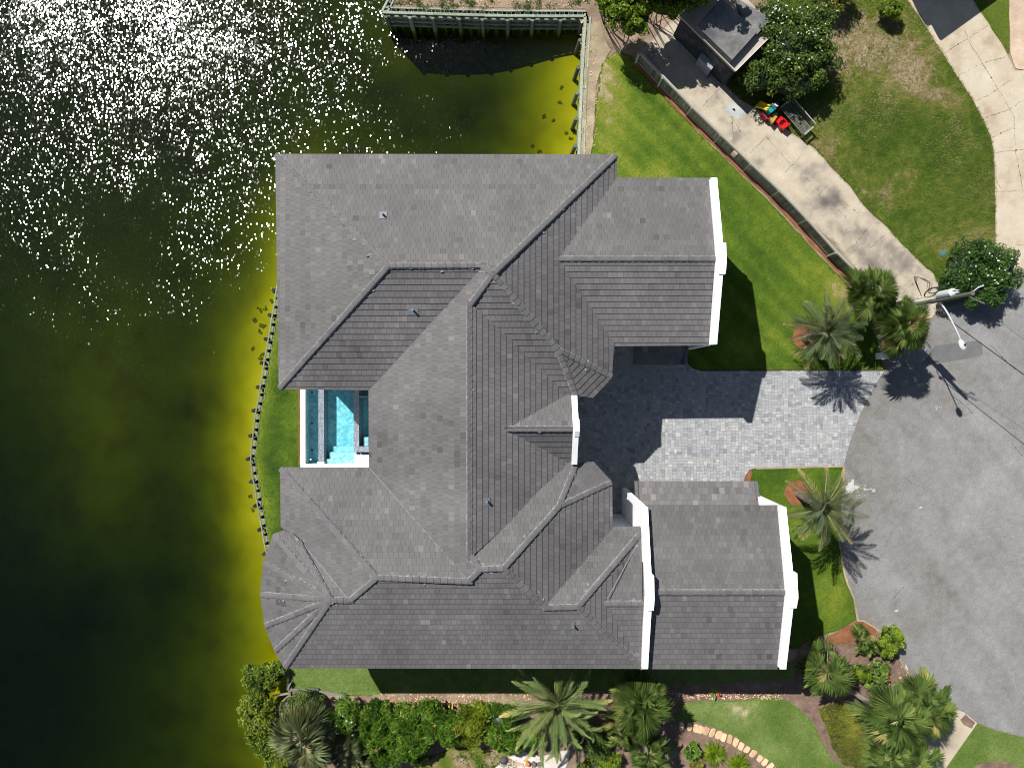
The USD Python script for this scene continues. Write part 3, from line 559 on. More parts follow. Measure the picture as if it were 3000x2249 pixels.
sheet_of("white_sand", rough_edge(Polygon(xy([(1430, 2270), (1460, 2240), (1490, 2212), (1530, 2200), (1580, 2215), (1640, 2200), (1672, 2195), (1668, 2225), (1650, 2262), (1640, 2300), (1430, 2300)])), .06, .12, 29), .012, "whitesand")

# ------------------------------------------------------------------ paved driveway
pv = MB().sheet(drive, .010).build("paved_driveway", M["joint"]); tag(pv, kind="structure")
def pave(poly, seed):
    r = np.random.default_rng(seed); u = .088
    x0, y0, x1, y1 = poly.bounds; w, h = int((x1 - x0) / u) + 2, int((y1 - y0) / u) + 2
    g = np.zeros((h, w), bool); out = []
    opts = [(2, 2), (2, 3), (3, 2), (2, 2), (3, 3), (2, 3), (4, 2), (3, 2)]
    for j in range(h):
        i = 0
        while i < w:
            if g[j, i]: i += 1; continue
            run = 1
            while i + run < w and not g[j, i + run] and run < 5: run += 1
            c = [o for o in opts if o[0] <= run and run - o[0] != 1] or [(run, 2)]
            a, b = c[r.integers(len(c))]; b = min(b, h - j)
            g[j:j + b, i:i + a] = True
            out.append((x0 + i * u, y0 + j * u, a * u, b * u)); i += a
    return out
pieces = []
prep = shapely.prepared.prep(drive.buffer(-.02)); dr2 = drive.buffer(-.015)
for (x, y, w, h) in pave(drive, 3):
    p_ = sbox(x + .005, y + .005, x + w - .005, y + h - .005)
    if not prep.contains(p_):
        if not prep.intersects(p_): continue
        p_ = p_.intersection(dr2)
        if p_.is_empty or p_.area < .002: continue
    pieces.append(p_)
def paver_tone(r):
    k = r.random()
    return r.normal(.28, .08) if k < .2 else r.normal(.56, .08) if k < .82 else r.normal(.84, .07)
order = sorted(range(len(pieces)), key=lambda i: -pieces[i].area * (1 if pieces[i].centroid.x > 8 else .3))
rest = MB(); pr = np.random.default_rng(11)
for k, i in enumerate(order):
    z1 = .022 + pr.uniform(0, .006); t = float(np.clip(paver_tone(pr), 0, 1))
    if k < 300:
        MB().prism(pieces[i], .005, z1, t).build("paver", M["paver"], pv)
    else:
        rest.prism(pieces[i], .005, z1, t)
tag(rest.build("small_paver", M["paver"], pv), kind="stuff")
MB().prism(Polygon(xy([(2050, 1083), (2592, 1083), (2592, 1087), (2050, 1087)])), -.01, .026).build("edging", M["crack"], pv)
MB().prism(Polygon(xy([(2215, 1369), (2471, 1363), (2471, 1368), (2215, 1374)])), -.01, .035).build("edging", M["sand"], pv)

# ------------------------------------------------------------------ the house
house = thing("house", "large white house with grey tiled hip roofs beside the canal", "house")
VX = dict(NW=(808.5,453.6),NE=(1804.5,455),A=(1139.6,778),B=(1411,778),C=(1444,803),SWn=(819.4,1137),V1=(1082,1140.5),V2=(1083.5,1370.4),
 D=(1376,895),E=(1376.6,1626),F=(1409,1666),G=(1475,1664),Hh=(1373,1702),I=(1105,1691),J=(1025.6,1758),K=(969.6,1756.4),
 T=(1633.6,1022.5),W=(1792,1104),V5=(1798,1012),Wr=(1640,758),V6=(1806.6,523),X4=(1672,1157),Y1=(1737,1162),Y2=(1688,1160),
 X7=(1672,1360),Gp=(1488,1256.4),Ge=(1682,1256.4),P=(1638,1481.8),Q=(1688,1358),Q2=(1737.8,1354),R=(1791,1412),V3=(1792.3,1544),L=(1601,1778.7),
 N2=(1879,1544.5),M=(1693,1776.7),N=(1883,1955),Kp=(1771,1766.7),Ke=(1888,1766.7),K1=(1877,1560),K2=(1885,1950),
 NWs=(823,1370.4),S1=(886,1588),SWs=(835.7,1953.6),S0=(825,1541),
 WrE=(2093,758),WNE=(2090,524),WSE=(2075,1009),GrW=(1890,1734),GrE=(2300,1734),GNW=(1890,1481.8),GNE=(2285,1481.8),GSW=(1890,1955.5),GSE=(2275,1956.5))
FACES = {'N':('n','NW NE C B A'),'Wn':('w','NW A SWn'),'Sn':('s','SWn A B V1'),'W':('w','V1 B C D E F Hh V2'),'E':('e','NE C T W V5 Wr V6'),'S2':('s','C D X4 Y2 T'),'SE':('se','T W Y1 Y2'),'E2':('e','D E X7 Gp X4'),
 'Gn':('n','Gp Ge X4'),'Gs':('s','Gp Ge X7'),'Nv':('n','E F G P Q X7'),'NE2':('ne','P Q Q2 R'),'E3':('e','G P R V3 L'),'Ns':('n','V3 N2 M L'),'E4':('e','M K1 Kp K2'),'Kn':('n','Kp Ke K1'),'Ks':('s','Kp Ke K2'),
 'S':('s','SWs K J I Hh F G L M N'),'Nb':('n','NWs I Hh V2'),'Ws':('w','NWs I J S1 S0'),'Tn':('n','K J S1'),'WN':('n','Wr WrE WNE V6'),'WS':('s','Wr WrE WSE V5'),'GaN':('n','GrW GrE GNE GNW'),'GaS':('s','GrW GrE GSE GSW')}
EAVES = 'NW NE SWn V1 V2 W V5 V6 R V3 N2 N NWs SWs S0 WNE WSE GSW GSE Y1 Q2'.split()
s2 = 2 ** -.5
DIRS = dict(n=(0, 1), s=(0, -1), e=(1, 0), w=(-1, 0), se=(s2, -s2), ne=(s2, s2))
PITCH, EZ = 0.4, 6.2
SLOPE = dict(Gn=.72, Gs=.72, Kn=.21, Ks=.21, WN=.28, WS=.28, GaN=.25, GaS=.25)
def solve_roof():
    vn, fn = list(VX), list(FACES); rows, rhs = [], []
    def eq(pairs, b):
        r = np.zeros(len(vn) + len(fn))
        for i, a in pairs: r[i] = a
        rows.append(r); rhs.append(b)
    for f, (d, vs) in FACES.items():
        for v in vs.split():
            g = SLOPE.get(f, PITCH) * (DIRS[d][0] * (VX[v][0] - 1500) + DIRS[d][1] * (1124.5 - VX[v][1])) / 2100
            eq([(vn.index(v), 1 - g), (len(vn) + fn.index(f), -1)], -g * CAMZ)
    for v in EAVES: eq([(vn.index(v), 2)], 2 * EZ)
    for v in vn: eq([(vn.index(v), .01)], .07)
    x = np.linalg.lstsq(np.array(rows), np.array(rhs), rcond=None)[0]
    return dict(zip(vn, x)), dict(zip(fn, x[len(vn):]))
VZ, FC = solve_roof()
P3 = {v: at(*VX[v], VZ[v]) for v in VX}
planes = []          # (plan polygon, downslope direction, function z of plan points)
for f, (d, vs) in FACES.items():
    dv = np.array(DIRS[d]); c = FC[f]; sl = SLOPE.get(f, PITCH)
    planes.append((f, Polygon([P3[v][:2] for v in vs.split()]).buffer(0), dv, (lambda q, dv=dv, c=c, sl=sl: c - sl * (np.asarray(q) @ dv))))
TUR = [(868, 1572), (840, 1552), (803, 1564.6), (774, 1646), (765, 1740), (778, 1832), (806.7, 1904.7), (835.7, 1953.6)]
Kp3 = P3['K']; tur3 = [at(*p_, EZ) for p_ in TUR]
tur3[0] = at(872, 1583, 6.75)
for i in range(len(TUR) - 1):
    a, b = tur3[i], tur3[i + 1]
    if i == 0: continue
    n = np.cross(a - Kp3, b - Kp3); n = n if n[2] > 0 else -n
    dv = n[:2] / np.linalg.norm(n[:2]); sl = np.linalg.norm(n[:2]) / n[2]; c = Kp3[2] + sl * (Kp3[:2] @ dv)
    planes.append((f"T{i}", Polygon([Kp3[:2], a[:2], b[:2]]).buffer(0), dv, (lambda q, dv=dv, c=c, sl=sl: c - sl * (np.asarray(q) @ dv))))
a = [Kp3[:2], tur3[0][:2], at(864.6, 1564.6, 6.3)[:2], at(840, 1552, 6.2)[:2], tur3[1][:2]]
n = np.cross(tur3[1] - Kp3, at(868, 1570, 6.6) - Kp3); n = n if n[2] > 0 else -n
dv = n[:2] / np.linalg.norm(n[:2]); sl = np.linalg.norm(n[:2]) / n[2]; c = Kp3[2] + sl * (Kp3[:2] @ dv)
planes.append(("T0", Polygon(a).buffer(0), dv, (lambda q, dv=dv, c=c, sl=sl: c - sl * (np.asarray(q) @ dv))))
allroof = unary_union([p_[1].buffer(.002) for p_ in planes])
planes = [(f, p_.buffer(.10, join_style=2, mitre_limit=2).intersection(allroof), dv, zf) for f, p_, dv, zf in planes]
roofmesh = MB()
for f, poly, dv, zf in planes:
    roofmesh.prism(poly, lambda q, zf=zf: zf(q) - .28, lambda q, zf=zf: zf(q) - .012, bottom=True)
roof = roofmesh.build("roof", M["deck"], house)

def tiles_for(poly, dv, zf, e=.283, w=.252, seed=0, over=.04):
    r = np.random.default_rng(seed); side = np.array([-dv[1], dv[0]]); out = []
    for g in parts_of(poly):
        c = np.array(g.exterior.coords); s_, t_ = c @ dv, c @ side
        smax = s_.max() + over; k = 0; big = shapely.prepared.prep(g.buffer(-.001)); gg = g
        while smax - k * e > s_.min():
            lo, hi = smax - k * e, smax - (k + 1) * e
            t0 = t_.min() - w + (w / 2 if k % 2 else 0) + r.uniform(-.03, .03); n = int((t_.max() - t0) / w) + 2
            row = r.normal(0, .035)
            band = LineString([dv * ((lo + hi) / 2) + side * (t_.min() - 1), dv * ((lo + hi) / 2) + side * (t_.max() + 1)])
            for i in range(n):
                a0, a1 = t0 + i * w + .0035, t0 + (i + 1) * w - .0035
                q_ = [dv * lo + side * a0, dv * lo + side * a1, dv * hi + side * a1, dv * hi + side * a0]
                p_ = Polygon(q_)
                if k == 0:
                    cl = p_.intersection(g.buffer(over, join_style=2))
                elif big.contains(p_): cl = p_
                elif big.intersects(p_): cl = p_.intersection(g)
                else: continue
                if cl.is_empty or cl.area < .004: continue
                jit = r.uniform(0, .005)
                out.append((cl, lo, dv, zf, row, jit))
            k += 1
    return out
def tile_into(mb, T_, tone, e=.283):
    cl, lo, dv, zf, row, jit = T_
    mb.prism(cl, lambda q: zf(q) - .005, lambda q: zf(q) + .010 + jit + .036 * np.clip(1 - (lo - q @ dv) / e, 0, 1), tone)
alltiles = []
for k, (f, poly, dv, zf) in enumerate(planes):
    alltiles += tiles_for(poly, dv, zf, seed=100 + k)
tr = np.random.default_rng(21)
def tile_tone(cl, row):
    c = cl.centroid; n_ = float(meshkit.fbm(np.array([[c.x * .35, c.y * .35, 2.0]]), 3, 5)[0]) - .5
    t = .48 + 1.2 * row + .75 * n_ + tr.normal(0, .10)
    if tr.random() < .03: t += tr.choice([-.2, .25, .25])
    return float(np.clip(t, 0, 1))
order = sorted(range(len(alltiles)), key=lambda i: -(round(alltiles[i][0].area, 3) + .004 * float(alltiles[i][3](np.array([alltiles[i][0].centroid.coords[0]]))[0])))
rest = MB()
for k, i in enumerate(order):
    T_ = alltiles[i]; t = tile_tone(T_[0], T_[4])
    if k < 270:
        mb = MB(); tile_into(mb, T_, t); mb.build("roof_tile", M["roof"], roof)
    else:
        tile_into(rest, T_, t)
tag(rest.build("smaller_roof_tile", M["roof"], roof), kind="stuff")

# ridges and hips
RID = ["NW A", "A B", "B C", "C NE", "A SWn", "C D", "D E", "E F", "F G", "F Hh", "Hh I", "I J", "J K", "I NWs", "C T", "T W", "T Y2", "G P", "P Q", "P R", "G L", "L M", "M N", "M K1", "Gp Ge", "Kp Ke", "Wr WrE", "GrW GrE"]
rid = [(P3[a.split()[0]], P3[a.split()[1]]) for a in RID] + [(Kp3, t_) for t_ in [tur3[0]] + tur3[2:]]
caps, mort = [], MB()
cr_ = np.random.default_rng(31)
for a, b in rid:
    if a[2] > b[2]: a, b = b, a            # laid from the low end up
    d = b - a; L_ = np.linalg.norm(d); d = d / L_
    n = np.array([-d[1], d[0], 0]); n /= np.linalg.norm(n)
    m_ = max(1, int(round(L_ / .33)))
    for i in range(m_):
        caps.append((a + d * (i * L_ / m_), a + d * ((i + 1.12) * L_ / m_), n, d))
    for sgn in (-1, 1):                    # mortar bed with an uneven edge
        k = max(3, int(L_ / .1)); pts = []
        for i in range(k + 1):
            o = a + d * L_ * i / k; w_ = .142 + .016 * cr_.random() ** 2 * (1 + (cr_.random() < .04) * 2.0)
            pts.append((o + n * sgn * .10 + [0, 0, .07], o + n * sgn * w_ + [0, 0, .035], o + n * sgn * (w_ + .005) + [0, 0, -.05]))
        v = np.array(pts).reshape(-1, 3)
        f = [[3 * i + j, 3 * i + j + 1, 3 * i + 3 + j + 1, 3 * i + 3 + j] for i in range(k) for j in range(2)]
        f = np.array(f) if sgn > 0 else np.array(f)[:, ::-1]
        mort.add(v, f, np.repeat(cr_.random(k + 1), 3))
mort.build("ridge_mortar", M["mortar"], roof)
def cap_into(mb, c_, tone):
    a, b, n, d = c_; up = np.array([0, 0, 1.0]); w, h = .132, .068
    prof = [(-w, 0), (-w * .86, .055), (-w * .42, h), (w * .42, h), (w * .86, .055), (w, 0)]
    v0 = [a + n * x * 1.05 + up * (y + .045) for x, y in prof]; v1 = [b + n * x * .93 + up * (y + .022) for x, y in prof]
    v = np.array(v0 + v1); m_ = len(prof)
    f = [[i, i + 1, m_ + i + 1, m_ + i] for i in range(m_ - 1)]
    mb.add(v, np.array(f)[:, ::-1], tone)
    mb.add(v[:m_], [[0, 2, 1], [0, 3, 2], [0, 5, 3], [3, 5, 4]], tone).add(v[m_:], [[0, 1, 2], [0, 2, 3], [0, 3, 5], [3, 4, 5]], tone)
capr = MB()
for i, c_ in enumerate(sorted(caps, key=lambda c_: -c_[0][2])):
    t = float(np.clip(cr_.normal(.5, .14), 0, 1))
    if i < 300:
        mb = MB(); cap_into(mb, c_, t); mb.build("ridge_tile", M["ridge"], roof)
    else: cap_into(capr, c_, t)
tag(capr.build("lower_ridge_tile", M["ridge"], roof), kind="stuff")
# valley flashings that show as thin pale lines
for a, b in (("V2", "Hh"), ("S1", "J")):
    a, b = P3[a], P3[b]
    MB().bar(a + [0, 0, .035], b + [0, 0, .035] + (a - b) * .03, .03, .02).build("valley_flashing", M["mortar"], roof)
a, b = at(1778, 1752, 7.2), at(1868, 1590, 6.35)
MB().bar(a + [0, 0, .05], b + [0, 0, .05], .03, .02).build("valley_flashing", M["mortar"], roof)
MB().prism(Polygon(xy([(864, 1562), (870, 1580), (882, 1588), (880, 1578)], 6.5)), 6.3, 6.72, bottom=True).build("valley_flashing", M["mortar"], roof)
# roof vents: flashing plate, pipe
for px, py, nm, w_ in [(1123, 631, 'N', .36), (1211, 911, 'Sn', .5), (1427, 1468, 'E2', .3), (1678, 1831, 'S', .2)]:
    zf = [p_[3] for p_ in planes if p_[0] == nm][0]
    z = 7.0
    for _ in range(6): z = float(zf(at(px, py, z)[:2][None])[0])
    o = at(px, py, z)
    vp = MB().prism(sbox(o[0] - w_ / 2, o[1] - .18, o[0] + w_ / 2, o[1] + .18), lambda q: zf(q) - .0, lambda q: zf(q) + .06)
    vp.tube([o + [0, .03, 0], o + [0, .03, .34]], .055, 10, .5)
    vp.build("vent_pipe", M["lead"], roof)
# pale droppings and dabs of sealant
db = MB(); dr = np.random.default_rng(8)
for k in range(70):
    f, poly, dv, zf = planes[dr.integers(len(planes))]
    x0, y0, x1, y1 = poly.bounds; p_ = np.array([dr.uniform(x0, x1), dr.uniform(y0, y1)])
    if poly.buffer(-.2).contains(Point(p_)):
        db.prism(Point(p_).buffer(dr.uniform(.012, .035), 2), lambda q: zf(q) + .0, lambda q: zf(q) + .05)
for a, b in rid:
    for k in range(dr.integers(0, 4)):
        t = dr.random(); o = a + (b - a) * t; n = np.array([-(b - a)[1], (b - a)[0]]); n /= np.linalg.norm(n)
        c = o[:2] + n * dr.choice([-1, 1]) * dr.uniform(.18, .26)
        e_ = Polygon([c + [dr.normal(0, .07), dr.normal(0, .05)] for _ in range(6)]).convex_hull
        zz = max([float(zf(c[None])[0]) for f, poly, dv, zf in planes if poly.buffer(.05).contains(Point(c))] or [0])
        if zz: db.prism(e_, zz - .02, zz + .05)
tag(db.build("mortar_dab", M["mortar"], roof), kind="stuff")

# walls (under the eaves)
def wallbox(px0, py0, px1, py1, h=5.95, inset=.45, z=EZ, ins=None):
    a, b = at(px0, py0, z), at(px1, py1, z); i = ins or (inset,) * 4
    return sbox(a[0] + i[0], b[1] + i[3], b[0] - i[2], a[1] - i[1])
WB = [wallbox(808, 454, 1804, 1140), wallbox(1082, 1000, 1685, 1500, ins=(.45, 0, .15, 0)), wallbox(823, 1370, 1792, 1954, ins=(.45, .78, .45, .45)), wallbox(1600, 700, 1792, 1104, ins=(0, 0, .45, 0)), wallbox(1700, 1544, 1885, 1955, ins=(0, .45, .1, .45)),
      wallbox(1700, 524, 2090, 1011, ins=(0, .45, .3, .45)), wallbox(1890, 1482, 2285, 1956, ins=(.1, .45, .3, .45)), wallbox(1640, 1412, 1792, 1954)]
tpoly = Polygon([Kp3[:2]] + [t_[:2] for t_ in tur3[1:]]).buffer(-.45, join_style=2)
walls = unary_union(WB + [tpoly]).buffer(.001)
wall = MB().prism(walls, -.03, 5.97).build("wall", M["stucco"], house)
tag(wall, "white stucco wall")

# parapet gables with coping and crest
def parapet(pxs, x_out, w, lo, hi_crest, label=None, base=0.0, extra=None):
    """pxs: (x, y, z) south low end, ridge, north low end in photo px at height z."""
    mb = MB()
    S_, R_, N_ = [at(*p_) for p_ in pxs]
    x0 = R_[0]; prof = [(S_[1], base), (S_[1], S_[2]), (R_[1], R_[2]), (N_[1], N_[2]), (N_[1], base)]
    def wallprof(pr, xa, xb, tone=.5):
        g = Polygon(pr); v, f = tri(g); n = len(v)
        va, vb = np.column_stack([np.full(n, xa), v]), np.column_stack([np.full(n, xb), v])
        mb.add(va, f[:, ::-1], tone); mb.add(vb, f, tone)
        c = np.array(g.exterior.coords)[:-1]
        if not g.exterior.is_ccw: c = c[::-1]
        m_ = len(c); A, B = np.column_stack([np.full(m_, xa), c]), np.column_stack([np.full(m_, xb), c])
        mb.add(np.vstack([A, B]), [[i, (i + 1) % m_, m_ + (i + 1) % m_, m_ + i] for i in range(m_)][::-1], tone)
    wallprof(prof, x_out - w, x_out)
    # coping: a slab 4 cm proud on both sides, on top
    th = .07
    for A, B in ((S_, R_), (R_, N_)):
        wallprof([(A[1], A[2] + .002), (B[1], B[2] + .002), (B[1], B[2] + th), (A[1], A[2] + th)], x_out - w - .03, x_out + .03)
    if hi_crest:
        hw, pr, up = hi_crest
        wallprof([(R_[1] - hw, R_[2] - 1.1), (R_[1] - hw, R_[2] + up - .22), (R_[1] - hw * .35, R_[2] + up), (R_[1] + hw, R_[2] + up - .14), (R_[1] + hw, R_[2] - 1.1)], x_out - w * .75, x_out + pr)
    return mb.build("gable_parapet", M["stucco"], house), x_out
GZ = 6.62
def low(px, py): return (px, py, GZ)
# east end of the wing with the driveway garage
xo = at(2098, 524, GZ)[0]
parapet([(2080, 1009, GZ), (2108, 756, 7.85), (2098, 522, GZ)], xo, .25, 0, (.75, .13, .12))
xo2 = at(2300, 1486, GZ)[0]
parapet([(2285, 1958, GZ), (2303, 1731, 7.75), (2300, 1484, GZ)], xo2, .25, 0, (.85, .16, .12))
xo3 = at(1896, 1482, GZ)[0]
parapet([(1892, 1957, GZ), (1903, 1738, 7.75), (1893, 1484, GZ)], xo3, .25, 0, (.85, .12, .12))
xo4 = at(1692, 1256, 7.6)[0] + .02
parapet([(1680, 1360, 6.75), (1692, 1254, 7.75), (1682, 1158, 6.75)], xo4, .22, 0, (.42, .06, .10), base=3.0)

# lower tiled canopies over the garage doors
def canopy(px0, py0, px1, dv, z0, depth):
    a, b = at(px0, py0, z0), at(px1, py0, z0); dv = np.array(dv, float)
    yb = a[1] - dv[1] * depth
    poly = sbox(a[0], min(a[1], yb), b[0], max(a[1], yb))
    c = z0 + .42 * (a[:2] @ dv)
    zf = lambda q: c - .42 * (np.asarray(q) @ dv)
    cm = MB().prism(poly, lambda q: zf(q) - .22, lambda q: zf(q) - .012, bottom=True).build("canopy", M["deck"], house)
    r = np.random.default_rng(int(px0)); mb = MB()
    TT = tiles_for(poly, dv, zf, e=.325, w=.30, seed=5)
    for T_ in TT:
        tile_into(mb, T_, float(np.clip(.62 + r.normal(0, .16), 0, 1)), .325)
    tag(mb.build("canopy_tile", M["roof"], cm), kind="stuff")
    for x in (a[0] - .06, b[0] + .06):
        p0, p1 = np.array([x, a[1] + dv[1] * .04, z0 + .05]), np.array([x, yb, z0 + .42 * depth + .05])
        n_ = 3
        for i in range(n_):
            q0, q1 = p0 + (p1 - p0) * i / n_, p0 + (p1 - p0) * (i + 1.08) / n_
            MB().bar(q0 - [0, 0, .2], q1 - [0, 0, .2], .16, .26, .35).build("rake_tile", M["ridge"], cm)
canopy(1866, 1411, 2210, (0, 1), 3.0, 1.35)
canopy(1862, 1066, 2004, (0, -1), 3.0, 1.3)
# garage doors and windows
def door_on(cx, y, w, h, ny, z0=.02):
    d_ = MB().box((cx, y + ny * .03, z0 + h / 2), (w, .06, h)).build("garage_door", M["metal_white"], house)
    for k in range(4):
        MB().box((cx, y + ny * .07, z0 + h * (k + .5) / 4), (w - .1, .03, h / 4 - .05)).build("door_panel", M["metal_white"], d_)
yb = at(1900, 1011, EZ)[1] + .45
door_on(at(1936, 1011, EZ)[0], yb, 2.6, 2.6, -1)
yb2 = at(1900, 1482, EZ)[1] - .45
door_on(at(2060, 1482, EZ)[0], yb2, 4.9, 2.6, 1)
def window(c, w, h, nrm):
    sx, sy = (.06, w) if abs(nrm[0]) > .5 else (w, .06)
    f_ = MB().box((c[0] + nrm[0] * .03, c[1] + nrm[1] * .03, c[2]), (sx, sy, h)).build("window", M["black"], house)
    MB().box((c[0] + nrm[0] * .065, c[1] + nrm[1] * .065, c[2]), (sx * .5 if sx < sy else sx - .14, sy * .5 if sy < sx else sy - .14, h - .14)).build("pane", M["glass"], f_)
xe = walls.bounds[2]
for yy in (1650, 1800):
    for zz in (1.6, 4.4): window((xo2, at(2285, yy, EZ)[1], zz), 1.1, 1.5, (1, 0))
for yy in (650, 850):
    for zz in (1.6, 4.4): window((xo, at(2090, yy, EZ)[1], zz), 1.1, 1.5, (1, 0))
ys = at(1000, 1954, EZ)[1] + .45
for xx in (1000, 1200, 1400, 1600):
    for zz in (1.6, 4.4): window((at(xx, 1954, EZ)[0], ys, zz), 1.2, 1.5, (0, -1))
xw = at(808, 600, EZ)[0] + .45
for yy in (600, 750, 900, 1040):
    for zz in (1.5, 4.4): window((xw, at(808, yy, EZ)[1], zz), 1.5, 2.0, (-1, 0))
# entrance door in the courtyard
MB().box((at(1685, 1256, EZ)[0] - .12, at(1685, 1256, EZ)[1], 1.3), (.1, 1.8, 2.6)).build("front_door", M["slate"], house)
# small wall between the garage and the courtyard (stands beside the parapet)
wl = at(1813.7, 1439.5, 0)

# ------------------------------------------------------------------ swimming pool
pool = thing("swimming_pool", "turquoise swimming pool with white coping, overflow trough and raised spa behind the house", "pool")
def rect(x0, y0, x1, y1): return Polygon(xy([(x0, y0), (x1, y0), (x1, y1), (x0, y1)]))
sh = MB()
sh.prism(rect(884, 1040, 1140, 1366), -1.1, -.90)
for r_ in (rect(884, 1040, 895, 1366), rect(884, 1359.5, 1140, 1366), rect(884, 1040, 1140, 1116), rect(1100, 1040, 1140, 1366)):
    sh.prism(r_, -.90, -.06)
sh.build("shell", M["plaster"], pool)
cp = MB()
cp.prism(rect(881, 1040, 895, 1370), -.05, .06).prism(rect(895, 1359, 1084, 1370), -.05, .0585).prism(rect(1039, 1332, 1140, 1359), -.3, .0585).prism(rect(1084, 1359, 1140, 1370), -.05, .06)
cp.prism(rect(930, 1352, 950, 1359), -.6, .058)
cp.build("coping", M["coping"], pool)
MB().prism(rect(1062, 1353, 1140, 1370), .06, .42).build("planter_block", M["coping"], pool)
MB().prism(rect(932.5, 1116, 949, 1352), -.90, -.015).build("weir_wall", M["mosaic"], pool)
sw = MB().prism(rect(1039, 1116, 1055, 1322), -.90, .30).prism(rect(1055, 1306, 1100, 1322), -.90, .298).prism(rect(1055, 1160, 1100, 1164), -.90, .296)
sw.build("spa_wall", M["mosaic"], pool)
MB().prism(rect(1064, 1281, 1078, 1305.5), -.9, -.1).build("spa_step", M["plaster"], pool)
for i, (y0, x0) in enumerate(((1310, 965), (1326, 958), (1346, 951))):
    MB().prism(rect(x0, y0, 1039, [1326, 1346, 1359.4][i]), -.9, -.68 + .22 * i).build("pool_step", M["plaster"], pool)
MB().box((*at(1046, 1352)[:2], -.2), (.1, .1, .1)).build("skimmer", M["metal_white"], pool)
def pwater(nm, x0, y0, x1, y1, zt, zb):
    a, b = at(x0, y0), at(x1, y1)
    return MB().box(((a[0] + b[0]) / 2, (a[1] + b[1]) / 2, (zt + zb) / 2), (b[0] - a[0], a[1] - b[1], zt - zb)).build(nm, M["poolwater"], pool)
pwater("pool_water", 949.3, 1112, 1038.7, 1362, -.005, -.905)
pwater("trough_water", 893, 1112, 932.2, 1361, -.35, -.905)
pwater("spa_water", 1055.3, 1112, 1102, 1305.7, .22, -.905)
for py in (1149, 1240, 1318):
    MB().tube([at(914, py, -.90), at(914, py, -.87)], .06, 12).build("drain", M["black"], pool)
MB().tube([at(910, 1345, -.36), at(910, 1345, -.26)], .05, 10).build("skimmer_float", M["whitep"], pool)
tag(MB().prism(rect(874.5, 1120, 881, 1366), -.02, .015).build("pool_edge_mulch", M["redmulch"]), kind="structure")

# ------------------------------------------------------------------ seawalls
def seawall(name, label, pts, side, pile_at, pile_off=.2, pile_r=.11, pile_top=.0, wales=((.0, .16),), rear=True, seed=0, capw=.13, pile_tone=.5, cap_tone=.7, lean=0.0):
    r = np.random.default_rng(seed); p = np.array(xy(pts)); ln = LineString(p); Lg = ln.length
    w = thing(name, label, "seawall")
    def pos(s, off):
        a, b = np.array(ln.interpolate(max(0, s - .05)).coords[0]), np.array(ln.interpolate(min(Lg, s + .05)).coords[0])
        d = (b - a) / np.linalg.norm(b - a); n = np.array([-d[1], d[0]]) * side
        return np.array(ln.interpolate(s).coords[0]) + n * off
    sp = MB(); s = 0.0; pitch = .52; k = 0
    prof = [(0, -.02), (.32, -.02), (.42, -.22), (.90, -.22), (1.0, -.02)]
    zz = []
    while s < Lg:
        for a, o in prof[:-1]:
            if s + a * pitch <= Lg: zz.append(pos(s + a * pitch, o))
        s += pitch
    zz = np.array(zz); n = len(zz); tones = np.repeat(r.random(n // 2 + 1), 2)[:n]
    for i in range(n - 1):
        a, b = zz[i], zz[i + 1]
        sp.add([[*a, -3.4], [*b, -3.4], [*b, -.01], [*a, -.01]], [[0, 1, 2, 3]], tones[i])
        d_ = (b - a); nn = np.array([-d_[1], d_[0]]) / np.linalg.norm(d_) * .012
        sp.add([[*(a - nn), .0], [*(b - nn), .0], [*(b + nn), .0], [*(a + nn), .0]], [[0, 1, 2, 3]], .55)
    sp.build("sheet_pile", M["vinyl"], w)
    m = max(1, int(Lg / 2.6))
    def beam(nm, off, z, wd, h, tone):
        for i in range(m):
            a, b = Lg * i / m, Lg * (i + 1) / m - .015
            c = [pos(a + (b - a) * t, off + r.normal(0, .008)) for t in np.linspace(0, 1, 5)]
            mb = MB(); t_ = float(np.clip(tone + r.normal(0, .12), 0, 1))
            for u, v in zip(c[:-1], c[1:]): mb.bar((*u, z), (*v, z), wd, h, t_)
            mb.build(nm, M["treated"], w)
    beam("cap_board", .03, .01, capw, .055, cap_tone)
    if rear: beam("rear_board", -.27, -.02, .09, .06, cap_tone)
    for z, h in wales: beam("wale", .07, z, .09, h, .35)
    for px in pile_at:
        c = np.array(at(*px)[:2]); s = ln.project(Point(c)); q_ = pos(s, pile_off)
        b_ = pos(s, pile_off + lean)
        mb = MB().tube([(*b_, -3.2), (*q_, pile_top - .02), (*q_, pile_top)], [pile_r * 1.02, pile_r, pile_r * .94], 14, np.clip(pile_tone + r.normal(0, .07), 0, 1))
        mb.build("pile", M["pile"], w)
    return w
seawall("seawall", "weathered green timber seawall along the bare dirt bank at the top", WALLN, 1, [(1200, 50), (1267, 52), (1345, 54), (1413, 54), (1487, 55), (1560, 56), (1643, 58), (1705, 58), (1130, 50)], .2, .12, -.05, ((-.42, .16), (-.95, .16), (-1.42, .16)), True, 1, .15, .62, .72)
seawall("seawall", "short return of timber seawall running off the top edge", WALLNW, 1, [], .2, .1, 0, ((-.6, .15),), True, 2, .12, .5, .75)
seawall("seawall", "pale timber seawall between the upper canal and the sandy strip", WALLE[::-1], -1, [(1700, 115), (1698, 195), (1695, 270), (1690, 345), (1688, 425)], .24, .12, -.1, ((-.5, .15), (-1.1, .15)), True, 3, .17, .42, .78, .18)
seawall("seawall", "low curved seawall with dark piles beside the pool lawn", WALLW, -1, [(795, 924), (783, 994), (771, 1064), (759, 1135), (747, 1204), (736, 1277), (726, 1345), (737, 1411), (749, 1482), (761, 1552), (773, 1623), (785, 1690), (803, 850)], .22, .115, .0, ((-.7, .15),), False, 4, .07, .12, .35)

